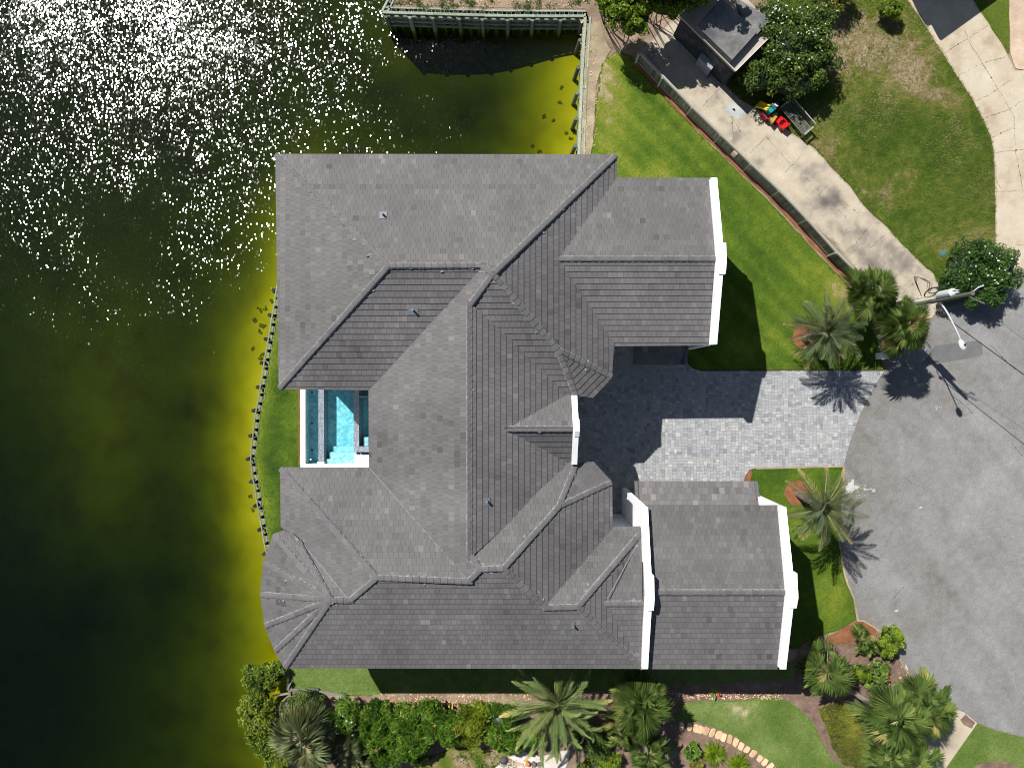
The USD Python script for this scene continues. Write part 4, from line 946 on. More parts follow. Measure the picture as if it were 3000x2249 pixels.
# ------------------------------------------------------------------ picket fence
fence = thing("picket_fence", "weathered wooden picket fence between the bright lawn and the neighbour's driveway", "fence")
fp = LineString(xy(fence_line)); fr_ = np.random.default_rng(3); s = 0.0; k = 0
FH = 1.2
def fpos(s):
    a, b = np.array(fp.interpolate(max(0, s - .05)).coords[0]), np.array(fp.interpolate(min(fp.length, s + .05)).coords[0])
    d = (b - a) / np.linalg.norm(b - a); return np.array(fp.interpolate(s).coords[0]), d, np.array([d[1], -d[0]])   # n: towards the lawn (south-west)
post_s = [fp.project(Point(at(*q_)[:2])) for q_ in [(1866, 182), (1932, 250), (2014, 335), (2096, 414), (2182, 496), (2262, 574), (2340, 655), (2425, 748), (2497, 822)]]
while s < fp.length:
    c, d, n = fpos(s); k += 1
    miss = 7.75 < s < 8.1
    if not miss:
        h = FH + fr_.normal(0, .012); MB().box((c[0] + fr_.normal(0, .006), c[1], h / 2), (.132, .022, h), math.atan2(d[1], d[0]) + fr_.normal(0, .02), float(np.clip(fr_.normal(.45, .2), 0, 1))).build("picket", M["fencewood"], fence)
    s += .146
for z in (.16, FH - .11):
    for a, b in zip([0] + post_s, post_s + [fp.length]):
        if b - a < .3: continue
        p0, d, n = fpos(a); p1 = fpos(b)[0]
        MB().bar((*(p0 + n * .04), z), (*(p1 + n * .04), z), .05, .10, .85 if z > .5 else .6).build("rail", M["wood"], fence)
mb = [None]
for a, b in zip([0] + post_s, post_s + [fp.length]):
    if b - a < .3: continue
    p0, d, n = fpos(a); p1 = fpos(b)[0]
    MB().bar((*(p0 - n * .005), FH + .016), (*(p1 - n * .005), FH + .016), .10, .03, .95).build("top_board", M["wood"], fence)
for s in post_s:
    c, d, n = fpos(s); c = c + n * .09
    MB().box((*c, .60), (.09, .09, 1.2), math.atan2(d[1], d[0]), .9).build("post", M["treated"], fence)

# ------------------------------------------------------------------ shed and the things beside it
shed = thing("shed", "low flat-roofed shed with mildewed walls beside the neighbour's driveway", "shed")
def ppoly(pts): return Polygon([(x * K, -y * K) for x, y in pts])
A_, B_ = np.array((463, -1019)), np.array((618, -864)); nv = np.array((.707, -.707)) * 165
MB().prism(ppoly([A_, B_, B_ + nv, A_ + nv]).buffer(-.12, join_style=2), -.03, 2.18).build("wall", M["darkwall"], shed)
rf = MB().prism(ppoly([A_, B_, B_ + nv, A_ + nv]), 2.2, 2.34, bottom=True).build("roof", M["rooftan"], shed)
MB().prism(ppoly([(506, -979), (602, -886), (671, -963), (572, -1056)]), 2.345, 2.78).build("raised_roof", M["rooftar"], shed)
MB().bar((*ppoly([B_, B_, B_ + nv]).exterior.coords[0], 2.345), (*((B_ + nv) * [K, -K]), 2.345), .05, .03).build("drip_edge", M["metal_white"], shed)
MB().prism(ppoly([(612, -1062), (668, -1030), (712, -1003), (672, -958), (640, -990)]), 2.345, 2.60).build("rear_roof", M["rooftar"], shed)
ab = thing("appliance_box", "grey metal appliance box standing against the shed's dark wall", "box")
MB().prism(Polygon(xy([(2069, 139), (2104, 175), (2084, 203), (2048, 169)], 1.0)), .0, 1.0).build("cabinet", M["galv"], ab)
MB().prism(Polygon(xy([(2067, 137), (2105, 176), (2084, 205), (2046, 169)], 1.03)), 1.0, 1.03).build("lid", M["galv"], ab)
MB().bar(at(2069, 138, 1.03), at(2104, 175, 1.03), .03, .05).build("rear_trim", M["metal_white"], ab)
bt = thing("bottle", "small white bottle on the ground beside the appliance box", "bottle", at(2052, 152))
MB().tube([(at(2052, 152) + [0, 0, z]) for z in (0, .2, .26, .32)], [.07, .07, .03, .03], 12).build("body", M["whitep"], bt)
MB().tube([(at(2052, 152) + [0, 0, z]) for z in (.32, .36)], [.035, .035], 10).build("cap", M["bluep"], bt)
dr_ = thing("drain_cover", "pale concrete square with a round dark drain in the driveway", "drain")
MB().prism(rough_edge(Polygon(xy([(2142, 297), (2183, 325), (2160, 353), (2121, 327)])), .02, .1, 3), -.02, .016).build("slab", M["paleslab"], dr_)
MB().tube([at(2149, 323, .0), at(2149, 323, .024)], .10, 20).build("grate", M["black"], dr_)
# slatted bench
ben = thing("garden_bench", "long slatted wooden garden bench on the grass edge behind the red toy car", "bench")
bc, bd = at(2334, 345, .45)[:2], np.array([.72, -.60]); bd = np.array([2383.5 - 2285 , -(371.5 - 303)]) ; bd = np.array([67.0, -78.5]); bd /= np.linalg.norm(bd); bn = np.array([-bd[1], bd[0]])
th_ = math.atan2(bd[1], bd[0])
for j in range(2):
    for i in range(15):
        c = bc + bd * (-.92 + i * 1.84 / 14) + bn * (-.20 + j * .31)
        MB().box((*c, .45 + .03 * (j == 1) * 0), (.085, .285, .025), th_, float(rng.uniform(.1, .4))).build("slat", M["wood"], ben)
for o in (-.34, -.045, .25):
    MB().box((*(bc + bn * o), .425), (1.98, .045, .045), th_, .35).build("rail", M["wood"], ben)
for sgn in (-1, 1):
    MB().box((*(bc + bd * sgn * 1.03 + bn * -.02), .62), (.10, .72, .05), th_, .75).build("arm", M["treated"], ben)
    for o in (-.34, .30):
        MB().box((*(bc + bd * sgn * 1.03 + bn * o), .31), (.08, .08, .62), th_, .5).build("leg", M["wood"], ben)
for i in range(15):
    c = bc + bd * (-.92 + i * 1.84 / 14) + bn * .31
    MB().box((*c, .70), (.06, .02, .46), th_, .3).build("back_slat", M["wood"], ben)
MB().box((*(bc + bn * .33), .93), (2.0, .045, .05), th_, 1.0).build("top_rail", M["wood"], ben)
# toys
toy = thing("play_slide", "plastic toddler slide set in yellow, teal, maroon and amber on the driveway edge", "toy slide")
def tq(pts, z): return Polygon(xy(pts, z))
zt = lambda p0, z0, p1, z1, zz=.0: (lambda q: z0 + (z1 - z0) * np.clip(((np.asarray(q) - p0) @ (p1 - p0)) / ((p1 - p0) @ (p1 - p0)), 0, 1) + zz)
p0, p1 = at(2214, 308)[:2], at(2253, 322)[:2]
f_ = zt(p0, .10, p1, .75)
sl = MB().prism(tq([(2213, 312), (2225, 298), (2256, 313), (2246, 325)], .3), lambda q: f_(q) - .06, f_, bottom=True)
for e0, e1 in (((2213, 312), (2246, 325)), ((2225, 298), (2256, 313))):
    a, b = at(*e0, .1), at(*e1, .75); sl.bar(a, (b[0], b[1], .75), .05, .12)
sl.build("slide", M["yellow"], toy)
MB().prism(tq([(2248, 318), (2262, 310), (2273, 319), (2259, 331)], .8), 0, .78).build("platform", M["greenp"], toy)
MB().prism(tq([(2258, 308), (2268, 304), (2279, 312), (2272, 321)], .9), 0, .88).build("side_panel", M["bluep"], toy)
MB().prism(tq([(2262, 303.5), (2270, 303), (2280, 312), (2273, 311)], 1.0), .85, 1.02).build("hand_rail", M["whitep"], toy)
MB().tube([at(2272, 303, .6), at(2279, 309, .95)], .06, 8).build("post", M["purplep"], toy)
mr = MB()
for pts in ([(2230, 330), (2240, 325), (2244, 329), (2234, 335)], [(2234, 335), (2238, 332), (2250, 347), (2246, 351)], [(2244, 329), (2248, 326), (2262, 338), (2257, 342)], [(2250, 347), (2260, 338), (2262, 343), (2251, 352)]):
    mr.prism(tq(pts, .4), 0, .42)
mr.prism(tq([(2238, 332), (2246, 328), (2256, 340), (2250, 346)], .1), 0, .12)
mr.build("seat_frame", M["maroon"], toy)
MB().prism(tq([(2264, 334), (2277, 329), (2277, 343), (2263, 362), (2256, 350)], .45), .25, .48, bottom=True).build("ramp", M["amber"], toy)
car = thing("toy_car", "red plastic ride-on toy car between the slide set and the bench", "toy car")
cc, ca = at(2292, 361, .3)[:2], math.atan2(-70, 62) + math.pi
cd = np.array([math.cos(ca), math.sin(ca)]); cn = np.array([-cd[1], cd[0]])
body = MB()
for x0, x1, w_, z0, z1 in ((-.36, -.12, .46, .10, .36), (.12, .36, .44, .10, .34), (-.12, .12, .50, .10, .16)):
    body.box((*(cc + cd * (x0 + x1) / 2), (z0 + z1) / 2), (x1 - x0, w_, z1 - z0), ca)
for sgn in (-1, 1):
    body.box((*(cc + cn * sgn * .22), .25), (.30, .05, .22), ca)
body.box((*(cc - cd * .30), .42), (.08, .40, .26), ca)
body.build("body", M["redp"], car)
MB().box((*(cc - cd * .12), .22), (.18, .3, .06), ca).build("seat", M["maroon"], car)
st = trimesh.creation.torus(.07, .015, major_sections=16, minor_sections=6); st.apply_translation((*(cc + cd * .10), .38)); MB().tm(st).build("steering_wheel", M["black"], car)
for sx in (-1, 1):
    for sy in (-1, 1):
        c = np.array([*(cc + cd * sx * .26 + cn * sy * .25), .09]); q_ = np.array([*cn, 0]) * .04
        MB().tube([c - q_, c + q_], .09, 14).build("wheel", M["black"], car)
    MB().box((*(cc + cd * .365 + cn * sx * .14), .25), (.03, .09, .07), ca).build("headlight", M["whitep"], car)

# ------------------------------------------------------------------ utility pole, street lamp, cables
PB = np.array([1090 * K, 214 * K, 0.0])
pole = thing("utility_pole", "grey utility pole with transformer rising from the fan palms at the kerb", "utility pole")
MB().tube([PB + [0, 0, z] for z in (-.2, 2, 4, 6, 8.1)], [.14, .132, .123, .113, .102], 14, .12).build("shaft", M["wood"], pole)
def pp(px, py, z): return at(px, py, z)
tb = np.array([1088 * K, 226 * K, 0])
tf = MB().tube([tb + [0, 0, z] for z in (5.5, 5.52, 6.5, 6.56)], [.16, .19, .19, .17], 20, .5)
tfp = tf.build("transformer", M["metal_white"], pole, smooth=40)
MB().tube([tb + [0, 0, z] for z in (6.56, 6.6, 6.66)], [.2, .2, .1], 20).build("lid", M["metal_white"], tfp)
for a_, l_ in ((.6, .22), (2.2, .16), (-.5, .2)):
    o = tb + [.1 * math.cos(a_), .1 * math.sin(a_), 6.62]
    MB().tube([o, o + [.06, .03, l_ * .6], o + [.1, .04, l_]], [.035, .045, .02], 8).build("bushing", M["metal_white"], tfp)
for z in (5.75, 6.3):
    MB().bar(PB + [0, 0, z], tb + [0, 0, z], .08, .06).build("bracket", M["galv"], pole)
e1 = np.array([1106 * K, 229 * K, 8.0]); ar = MB().tube([PB + [.08, .06, 7.4], (PB + e1) / 2 + [0, 0, 3.95], e1], .022, 8).build("insulator_arm", M["metal_white"], pole)
for dz, dx in ((.0, 0), (.12, .02), (.24, .04)):
    MB().tube([e1 + [dx, dx, dz], e1 + [dx, dx, dz + .03], e1 + [dx, dx, dz + .08]], [.03, .05, .025], 10).build("insulator", M["metal_white"], ar)
e2 = at(2885, 890, 7.6); MB().tube([PB + [.1, 0, 7.5], (e2[0] * .5 + PB[0] * .5, e2[1] * .5 + PB[1] * .5, 7.55), e2], [.025, .025, .03], 8).build("surge_arrester", M["lead"], pole)
MB().tube([PB + [-.06, -.15, z] for z in (0, 2.3, 4.7)], .05, 8).build("riser_pipe", M["galv"], pole)
lamp0, lamp1 = PB + [.05, -.1, 5.45], np.array([1138 * K, 100 * K, 5.75])
mid = lamp0 * .3 + lamp1 * .7
sla = thing("street_lamp", "white street lamp on a long arm fixed to the utility pole above the road", "street lamp")
MB().tube([lamp0, lamp0 * .7 + lamp1 * .3 + [0, 0, .12], mid + [0, 0, .12]], [.045, .04, .034], 10).build("arm", M["metal_white"], sla)
MB().tube([mid + [0, 0, .12], lamp0 * .12 + lamp1 * .88 + [0, 0, .08], lamp0 * .08 + lamp1 * .92 + [0, 0, .05]], [.034, .03, .03], 8).build("arm_tip", M["metal_white"], sla)
ld = (lamp1 - lamp0)[:2]; ld /= np.linalg.norm(ld); la = math.atan2(ld[1], ld[0])
hd = trimesh.creation.icosphere(2, 1.0); hd.apply_scale([.30, .165, .09]); hd.apply_transform(trimesh.transformations.rotation_matrix(la, [0, 0, 1])); hd.apply_translation((lamp1[0] + ld[0] * .02, lamp1[1] + ld[1] * .02, 5.75))
hp = MB().tm(hd).build("head", M["metal_white"], sla, smooth=60)
MB().tube([(lamp1[0] + .07, lamp1[1] - .02, 5.82), (lamp1[0] + .07, lamp1[1] - .02, 5.90)], .045, 12).build("photocell", M["black"], hp)
MB().box((lamp1[0] + .14, lamp1[1] - .1, 5.80), (.05, .1, .05)).build("sticker", M["yellow"], hp)
mast = thing("service_mast", "short wooden service mast with white weatherhead in the fan palms", "pole")
mb_ = np.array([1099 * K, 232 * K, 0])
MB().tube([mb_ + [-.0, 0, z] for z in (-.1, 1.6, 2.7)], .09, 10, .4).build("shaft", M["wood"], mast)
MB().tube([mb_ + [0, 0, z] for z in (2.7, 3.3)], .03, 8).build("conduit", M["metal_white"], mast)
MB().tube([mb_ + [0, 0, 3.3], mb_ + [.02, .01, 3.38], mb_ + [.05, .02, 3.46], mb_ + [.07, .02, 3.48]], [.05, .075, .06, .02], 12).build("weatherhead", M["metal_white"], mast)
def cable(name, label, pts, r, parent=None):
    c = smooth_line(pts, .25)
    p = MB().tube(c, r, 6, .2).build(name, M["black"], parent)
    return tag(p, label, "cable") if parent is None else p
rr = np.random.default_rng(4)
for k in range(4):
    o = rr.normal(0, .05, (4, 3))
    cable("service_drop", None, [mb_ + [.06, .02, 3.45], np.array([1062 * K, 282 * K, 4.2]) + o[0], np.array([1080 * K, 262 * K, 4.9]) + o[1], np.array([1079 * K, 236 * K, 5.0]) + o[2], tb + [-.1, .1, 5.9] + o[3] * .4], .012, pole)
for k in range(5):
    a_ = rr.uniform(0, 6.28); R_ = rr.uniform(.25, .4)
    ring = [np.array([1074 * K + R_ * math.cos(a_ + t), 234 * K + R_ * .7 * math.sin(a_ + t), 5.3 + .35 * math.sin(a_ + t)]) for t in np.linspace(0, 5.2, 8)]
    cable("cable_loop", None, ring, .010, pole)
c0 = np.array([1101 * K, 182 * K, 5.2]); c1 = np.array([1250 * K, 65 * K, 5.4]); c2 = np.array([1303 * K, 24 * K, 5.5]); c3 = c2 + (c2 - c1) * 9
cable("power_cable", "thick black cable running from the pole across the road to the right edge", [PB + [.1, -.1, 5.2], c0, c1, c2, c3], .022)
MB().box(c0, (.14, .12, .14)).build("splice_box", M["black"], pole)
off = np.array([.55, .62, 1.3])
cable("power_cable", "thin wire above the thick cable over the road", [PB + [.12, .05, 7.3], c1 + off, c2 + off, c3 + off], .007)
mp = thing("mailbox_pillar", "white stucco mailbox pillar at the corner of lawn and road", "pillar")
q4 = [(2586, 1031), (2603, 1030), (2605, 1051), (2586, 1053)]
MB().prism(Polygon(xy(q4, .88)).buffer(-.03, join_style=2), -.03, .80).build("shaft", M["stucco"], mp)
MB().prism(Polygon(xy(q4, .88)), .80, .88).build("cap", M["stucco"], mp)
ul = thing("utility_box", "teal plastic utility lid in the grass by the white-flowered shrub", "utility lid")
MB().prism(Polygon(xy([(2753, 741), (2766, 731), (2772, 741), (2759, 750)])), -.02, .05).build("lid", M["tealgrey"], ul)
MB().prism(Polygon(xy([(2751, 741), (2766, 729), (2774, 741), (2759, 752)])), -.02, .03).build("frame", M["lead"], ul)
hs = thing("hose", "coiled turquoise hose on the bank below the turret", "hose")
hc = MB()
for k in range(3):
    hc.tube([at(828 + (8 - k) * math.cos(t) * .62 + 2.5 * math.sin(t), 1966 + (10 - k) * math.sin(t), .55 + .03 * k) for t in np.linspace(0, 6.28, 18)], .022, 6)
hc.build("coil", M["teal"], hs); MB().tube([at(829, 1966, -1.2), at(829, 1966, .6)], .05, 8, .4).build("hanger_post", M["wood"], hs)
bs = thing("scooter", "small blue toy scooter left at the road edge under the fan palms", "scooter")
MB().bar(at(2707, 1981, .1), at(2731, 1991, .1), .1, .03).build("deck", M["bluep"], bs)
MB().bar(at(2712, 1983, .14), at(2730, 1990, .14), .05, .015).build("grip_strip", M["whitep"], bs)
MB().tube([at(2708, 1980, .1), at(2710, 1978, .6)], .018, 6).build("stem", M["black"], bs); MB().tube([at(2704, 1983, .6), at(2713, 1975, .6)], .018, 6).build("handlebar", M["black"], bs)
for a_ in ((2705, 1980), (2732, 1992)): MB().tube([at(*a_, .06) + [0, -.02, 0], at(*a_, .06) + [0, .02, 0]], .055, 12).build("wheel", M["black"], bs)

# the house next door stands just outside the picture; its roof throws the shadow on the corner driveway
nh = thing("neighbor_house", "neighbouring house just above the top edge, seen by its shadow", "house")
hx = 4.5; sh_ = np.array([29.8, 31.7]) * hx
def npt(px, py): return ((px - sh_[0] - 1500) * K, (1124.5 - py + sh_[1]) * K)
NR = [npt(2757, 121), npt(2875, 36), npt(3100, -126), npt(2900, -405), npt(2560, -200), npt(2645, -60), npt(2700, 52), npt(2718, 80), npt(2731, 72)]
MB().prism(Polygon(NR).buffer(0), hx - .25, hx, bottom=True).build("roof", M["rooftar"], nh)
MB().prism(Polygon(NR).buffer(-.4, join_style=2), -.03, hx - .25).build("wall", M["stucco"], nh)

# ------------------------------------------------------------------ plants
def leaves(mb, c, nrm, ln, wd, r, tone, droop=.25):
    """Kite-shaped leaves at the points c with normals nrm."""
    n = len(c); nrm = nrm / (np.linalg.norm(nrm, axis=1, keepdims=True) + 1e-9)
    a = r.normal(0, 1, (n, 3)); d = a - nrm * (a * nrm).sum(1, keepdims=True); d /= np.linalg.norm(d, axis=1, keepdims=True) + 1e-9
    s = np.cross(nrm, d); ln = ln * r.uniform(.65, 1.3, (n, 1)); wd = wd * r.uniform(.7, 1.2, (n, 1))
    b, t = c - d * ln * .5, c + d * ln * .5 - nrm * ln * droop
    m1, m2 = c + s * wd * .5 + nrm * ln * .06, c - s * wd * .5 + nrm * ln * .06
    v = np.stack([b, m1, t, m2], 1).reshape(-1, 3)
    f = (np.arange(n)[:, None, None] * 4 + np.array([[0, 1, 2], [0, 2, 3]])[None]).reshape(-1, 3)
    mb.add(v, f, np.repeat(np.clip(tone, 0, 1), 4))

def shrub(name, label, cat, clumps, mat, n=1500, ln=.16, wd=.075, seed=0, flowers=None, sub=16, subr=(.25, .42), tonebase=.5, parent=None, stems=True, spiky=0):
    """clumps: (px, py, centre height, rx px, ry px, rz m)"""
    r = np.random.default_rng(seed); p0 = at(clumps[0][0], clumps[0][1], clumps[0][2])
    t = thing(name, label, cat, (p0[0], p0[1], 0))
    mb, st, core = MB(), MB(), MB(); pts_all = []
    area = sum(c[3] * c[4] for c in clumps)
    for px, py, z, rx, ry, rz in clumps:
        c = at(px, py, z); f = K * (1 - z / CAMZ); R = np.array([rx * f, ry * f, rz]); m = int(n * rx * ry / area)
        ss = max(6, int(sub * math.sqrt(len(clumps) * rx * ry / area)))
        u = r.normal(0, 1, (ss, 3)); u[:, 2] = np.abs(u[:, 2]) * .9 + r.uniform(-.35, .25, ss); u /= np.linalg.norm(u, axis=1, keepdims=True)
        sc = c + u * R * r.uniform(.5, .84, (ss, 1)); sr = r.uniform(*subr, ss) * min(R[0], R[1]) * 1.05
        stone = r.normal(0, .13, ss)
        k = r.integers(0, ss, m); v = r.normal(0, 1, (m, 3)); v[:, 2] += .5; v /= np.linalg.norm(v, axis=1, keepdims=True)
        rad = r.uniform(.45, 1.08, (m, 1)) ** .7
        p = sc[k] + v * sr[k][:, None] * rad
        low_ = p[:, 2] < .04; p[low_, 2] = .04 + r.random(low_.sum()) * .1
        nr = v + r.normal(0, .55, (m, 3)) + np.array([0, 0, .35])
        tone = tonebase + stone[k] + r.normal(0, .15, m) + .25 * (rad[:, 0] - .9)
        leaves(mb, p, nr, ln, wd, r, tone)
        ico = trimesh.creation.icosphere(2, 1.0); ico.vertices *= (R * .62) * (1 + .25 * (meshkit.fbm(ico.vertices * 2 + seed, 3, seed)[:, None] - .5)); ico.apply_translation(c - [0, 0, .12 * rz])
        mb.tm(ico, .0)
        pts_all.append(p[rad[:, 0] > .9])
        if stems:
            for q in range(4):
                e = sc[r.integers(ss)]; b_ = np.array([c[0] + r.normal(0, .12), c[1] + r.normal(0, .12), -.05])
                st.tube([b_, (b_ * .5 + e * .5) + r.normal(0, .08, 3), e], [.035, .025, .012], 5, r.random())
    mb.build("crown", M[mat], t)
    if stems: st.build("trunk", M["twig"], t)
    if flowers:
        mt, cnt, size = flowers; P_ = np.vstack(pts_all); P_ = P_[np.argsort(-P_[:, 2] + r.normal(0, .35, len(P_)))[:max(cnt * 4, 30)]]
        fb = MB()
        for q in P_[r.choice(len(P_), min(cnt, len(P_)), replace=False)]:
            for j in range(5):
                leaves(fb, (q + r.normal(0, size * .35, 3) + [0, 0, .06])[None], np.array([[0, 0, 1.0]]) + r.normal(0, .4, (1, 3)), size, size * .8, r, np.array([.5]))
        tag(fb.build("flowers", M[mt], t), kind="stuff")
    return t

def feather_palm(label, base, crown, zc, R, n, mat, seed, leaflet=.42, width=.035, nl=34, el0=(78, -22), trunk_r=(.2, .17), dry=.3, droop=(50, 85), name="date_palm", twist=0.0, curve=0.0):
    r = np.random.default_rng(seed); b = at(*base); c = at(*crown, zc)
    t = thing(name, label, "palm tree", b)
    k = np.linspace(0, 1, 9)[:, None]; ax = b * (1 - k) + c * k - np.array([0, 0, .15]) * k + (np.array([0, 0, 1.0]) * 0)
    rad = trunk_r[0] + (trunk_r[1] - trunk_r[0]) * k[:, 0] + np.where(np.arange(9) % 2 == 0, .012, -.012)
    tk = MB().tube(ax - np.array([0, 0, .06]) * (k == 0), rad, 12, .5)
    for i in range(60):
        s = r.uniform(.35, 1); a = r.uniform(0, 6.28); o = b * (1 - s) + c * s - np.array([0, 0, .15]); q = np.array([math.cos(a), math.sin(a), .0])
        tk.tube([o + q * trunk_r[1] * .85, o + q * (trunk_r[1] + .07) + [0, 0, .1]], [.035, .02], 4, r.uniform(.1, .8))
    tk.build("trunk", M["trunk"], t)
    for i in range(n):
        u = i / max(1, n - 1); az = i * 2.39996 + r.normal(0, .12); el = math.radians(el0[0] + (el0[1] - el0[0]) * u ** .85 + r.normal(0, 5))
        Lf = R * (.72 + .4 * u ** .5) * r.uniform(.9, 1.1); dr = math.radians(r.uniform(*droop)) * (.7 + .3 * u)
        m = 22; pts = [c + np.array([math.cos(az), math.sin(az), 0]) * .05]; e = el; az_ = az; cv = r.normal(0, curve)
        tang = []
        for j in range(m):
            s = (j + .5) / m; e_ = el - dr * s ** 1.4; az_ = az + cv * s ** 1.5; d = np.array([math.cos(az_) * math.cos(e_), math.sin(az_) * math.cos(e_), math.sin(e_)])
            tang.append(d); pts.append(pts[-1] + d * Lf / m)
        pts = np.array(pts); tang = np.array(tang + [tang[-1]])
        mb = MB(); age = max(0, u - (1 - dry)) / max(dry, 1e-6)
        t0 = float(np.clip(.28 + .3 * r.random() + .35 * age * r.uniform(.3, 1.1), 0, 1))
        mb.tube(pts[::3], np.linspace(.028, .006, len(pts[::3])), 4, min(1, t0 + .25), caps=False)
        roll = r.normal(0, twist)
        for sg in (-1, 1):
            s = np.linspace(.10, 1.0, nl); ii = s * m; i0 = np.clip(ii.astype(int), 0, m - 1); fr = (ii - i0)[:, None]
            P_ = pts[i0] * (1 - fr) + pts[np.minimum(i0 + 1, m)] * fr; T_ = tang[i0]
            S_ = np.cross(np.array([0, 0, 1.0]), T_); S_ /= np.linalg.norm(S_, axis=1, keepdims=True) + 1e-9; N_ = np.cross(T_, S_)
            S2, N2 = S_ * math.cos(roll) + N_ * math.sin(roll), N_ * math.cos(roll) - S_ * math.sin(roll)
            a = np.radians(58 - 34 * s + r.normal(0, 5, nl))[:, None]
            D = T_ * np.cos(a) + sg * S2 * np.sin(a) * .94 + N2 * r.uniform(.05, .35, (nl, 1))
            D /= np.linalg.norm(D, axis=1, keepdims=True)
            l = (leaflet * (np.sin(np.pi * np.clip(s * .86 + .12, 0, 1)) ** .6) * r.uniform(.85, 1.1, nl))[:, None]
            W_ = np.cross(D, N2); W_ /= np.linalg.norm(W_, axis=1, keepdims=True) + 1e-9
            mid = P_ + D * l * .45 + N2 * .015; tip = P_ + D * l - np.array([0, 0, .10]) * l
            v = np.stack([P_, mid + W_ * width * .5, tip, mid - W_ * width * .5], 1).reshape(-1, 3)
            f = (np.arange(nl)[:, None, None] * 4 + np.array([[0, 1, 2], [0, 2, 3]])[None]).reshape(-1, 3)
            tn = np.clip(t0 + r.normal(0, .07, nl) + .35 * age * (s > .75) + .12 * (s > .88), 0, 1)
            mb.add(v, f, np.repeat(tn, 4))
        mb.build("frond", M[mat], t)
    return t

def fan_palm(label, base, crown, zc, R, n, mat, seed, nseg=30, el0=(80, -30), trunk_r=.16, dry=.2, name="fan_palm", leaf=.56, pet=.55, width=.05, dead=0):
    """R: reach of the crown in metres; leaf, pet: share of it that is blade and stalk."""
    r = np.random.default_rng(seed); b = at(*base); c = at(*crown, zc)
    t = thing(name, label, "palm tree", b)
    k = np.linspace(0, 1, 8)[:, None]; ax = b * (1 - k) + c * k - np.array([0, 0, .1]) * k
    MB().tube(ax - np.array([0, 0, .06]) * (k == 0), trunk_r * (1 + .08 * np.cos(np.arange(8) * 2.6)), 11, r.uniform(.45, .9)).build("trunk", M["trunk"], t)
    for i in range(n):
        u = i / max(1, n - 1); az = i * 2.39996 + r.normal(0, .45); el = math.radians(el0[0] + (el0[1] - el0[0]) * u ** .8 + r.normal(0, 15))
        pl = R * pet * r.uniform(.6, 1.3) * (.5 + .5 * u ** .5); Rl = R * leaf * r.uniform(.7, 1.1)
        D = np.array([math.cos(az) * math.cos(el), math.sin(az) * math.cos(el), math.sin(el)]); sag = np.array([0, 0, -.18 * pl])
        hub = c + D * pl + sag; e2 = el - math.radians(r.uniform(5, 45))
        az2 = az + r.normal(0, .35)
        A_ = np.array([math.cos(az2) * math.cos(e2), math.sin(az2) * math.cos(e2), math.sin(e2)]); S_ = np.cross([0, 0, 1.0], A_); S_ /= np.linalg.norm(S_); N_ = np.cross(A_, S_)
        ro = r.normal(0, .45); S_, N_ = S_ * math.cos(ro) + N_ * math.sin(ro), N_ * math.cos(ro) - S_ * math.sin(ro)
        mb = MB(); old = max(0, u - (1 - dry)) / max(dry, 1e-6)
        t0 = float(np.clip(.40 + r.normal(0, .17) + .25 * old * r.random(), 0, 1))
        if r.random() < .03 or (dead and i >= n - dead): t0 = r.uniform(.85, 1)
        mb.tube([c + D * .08, c + D * pl * .5 + sag * .3, hub], [.022, .018, .014], 4, min(1, t0 + .35), caps=False)
        nseg_ = nseg; ph = np.linspace(-1.5, 1.5, nseg) + r.normal(0, .03, nseg)
        d = A_ * np.cos(ph)[:, None] + S_ * np.sin(ph)[:, None] + N_ * (.16 * np.abs(np.sin(ph)) + .05)[:, None]
        d /= np.linalg.norm(d, axis=1, keepdims=True)
        l = (Rl * (.72 + .28 * np.cos(ph)) * r.uniform(.88, 1.06, nseg))[:, None]
        W_ = np.cross(d, N_); W_ /= np.linalg.norm(W_, axis=1, keepdims=True) + 1e-9
        h = np.repeat(hub[None], nseg, 0); mid = h + d * l * .55 + N_ * .05 * (np.arange(nseg)[:, None] % 2); tip = h + d * l - np.array([0, 0, 1]) * l * r.uniform(.08, .30, (nseg, 1))
        w_ = (l * .55 * (ph[1] - ph[0]) * .29 + width * .12) if True else width
        v = np.stack([h, mid + W_ * w_, tip, mid - W_ * w_], 1).reshape(-1, 3)
        f = (np.arange(nseg)[:, None, None] * 4 + np.array([[0, 1, 2], [0, 2, 3]])[None]).reshape(-1, 3)
        tn = np.clip(t0 + r.normal(0, .10, nseg) + .22 * (np.arange(nseg) % 2) - .08, 0, 1)
        mb.add(v, f, np.repeat(tn, 4)); mb.build("leaf", M[mat], t)
    return t

# feathered palms
feather_palm("grey-green date palm with arching fronds on the bright lawn above the paved driveway", (2352, 990), (2424, 971), 4.0, 1.95, 34, "date", 1, .52, .021, 48, (80, -25), (.17, .16), .45, (35, 60))
feather_palm("date palm with dry yellow lower fronds leaning over the kerb below the paved driveway", (2338, 1447), (2413, 1488), 4.6, 2.05, 30, "date", 2, .48, .021, 46, (75, -15), (.19, .16), .6, (20, 45))
feather_palm("large palm with broad curving fronds south of the house, the biggest palm crown", (1612, 2040), (1630, 2064), 3.0, 2.95, 42, "queen", 3, .42, .046, 60, (68, 4), (.24, .22), .5, (30, 62), "big_palm", .6, .6)
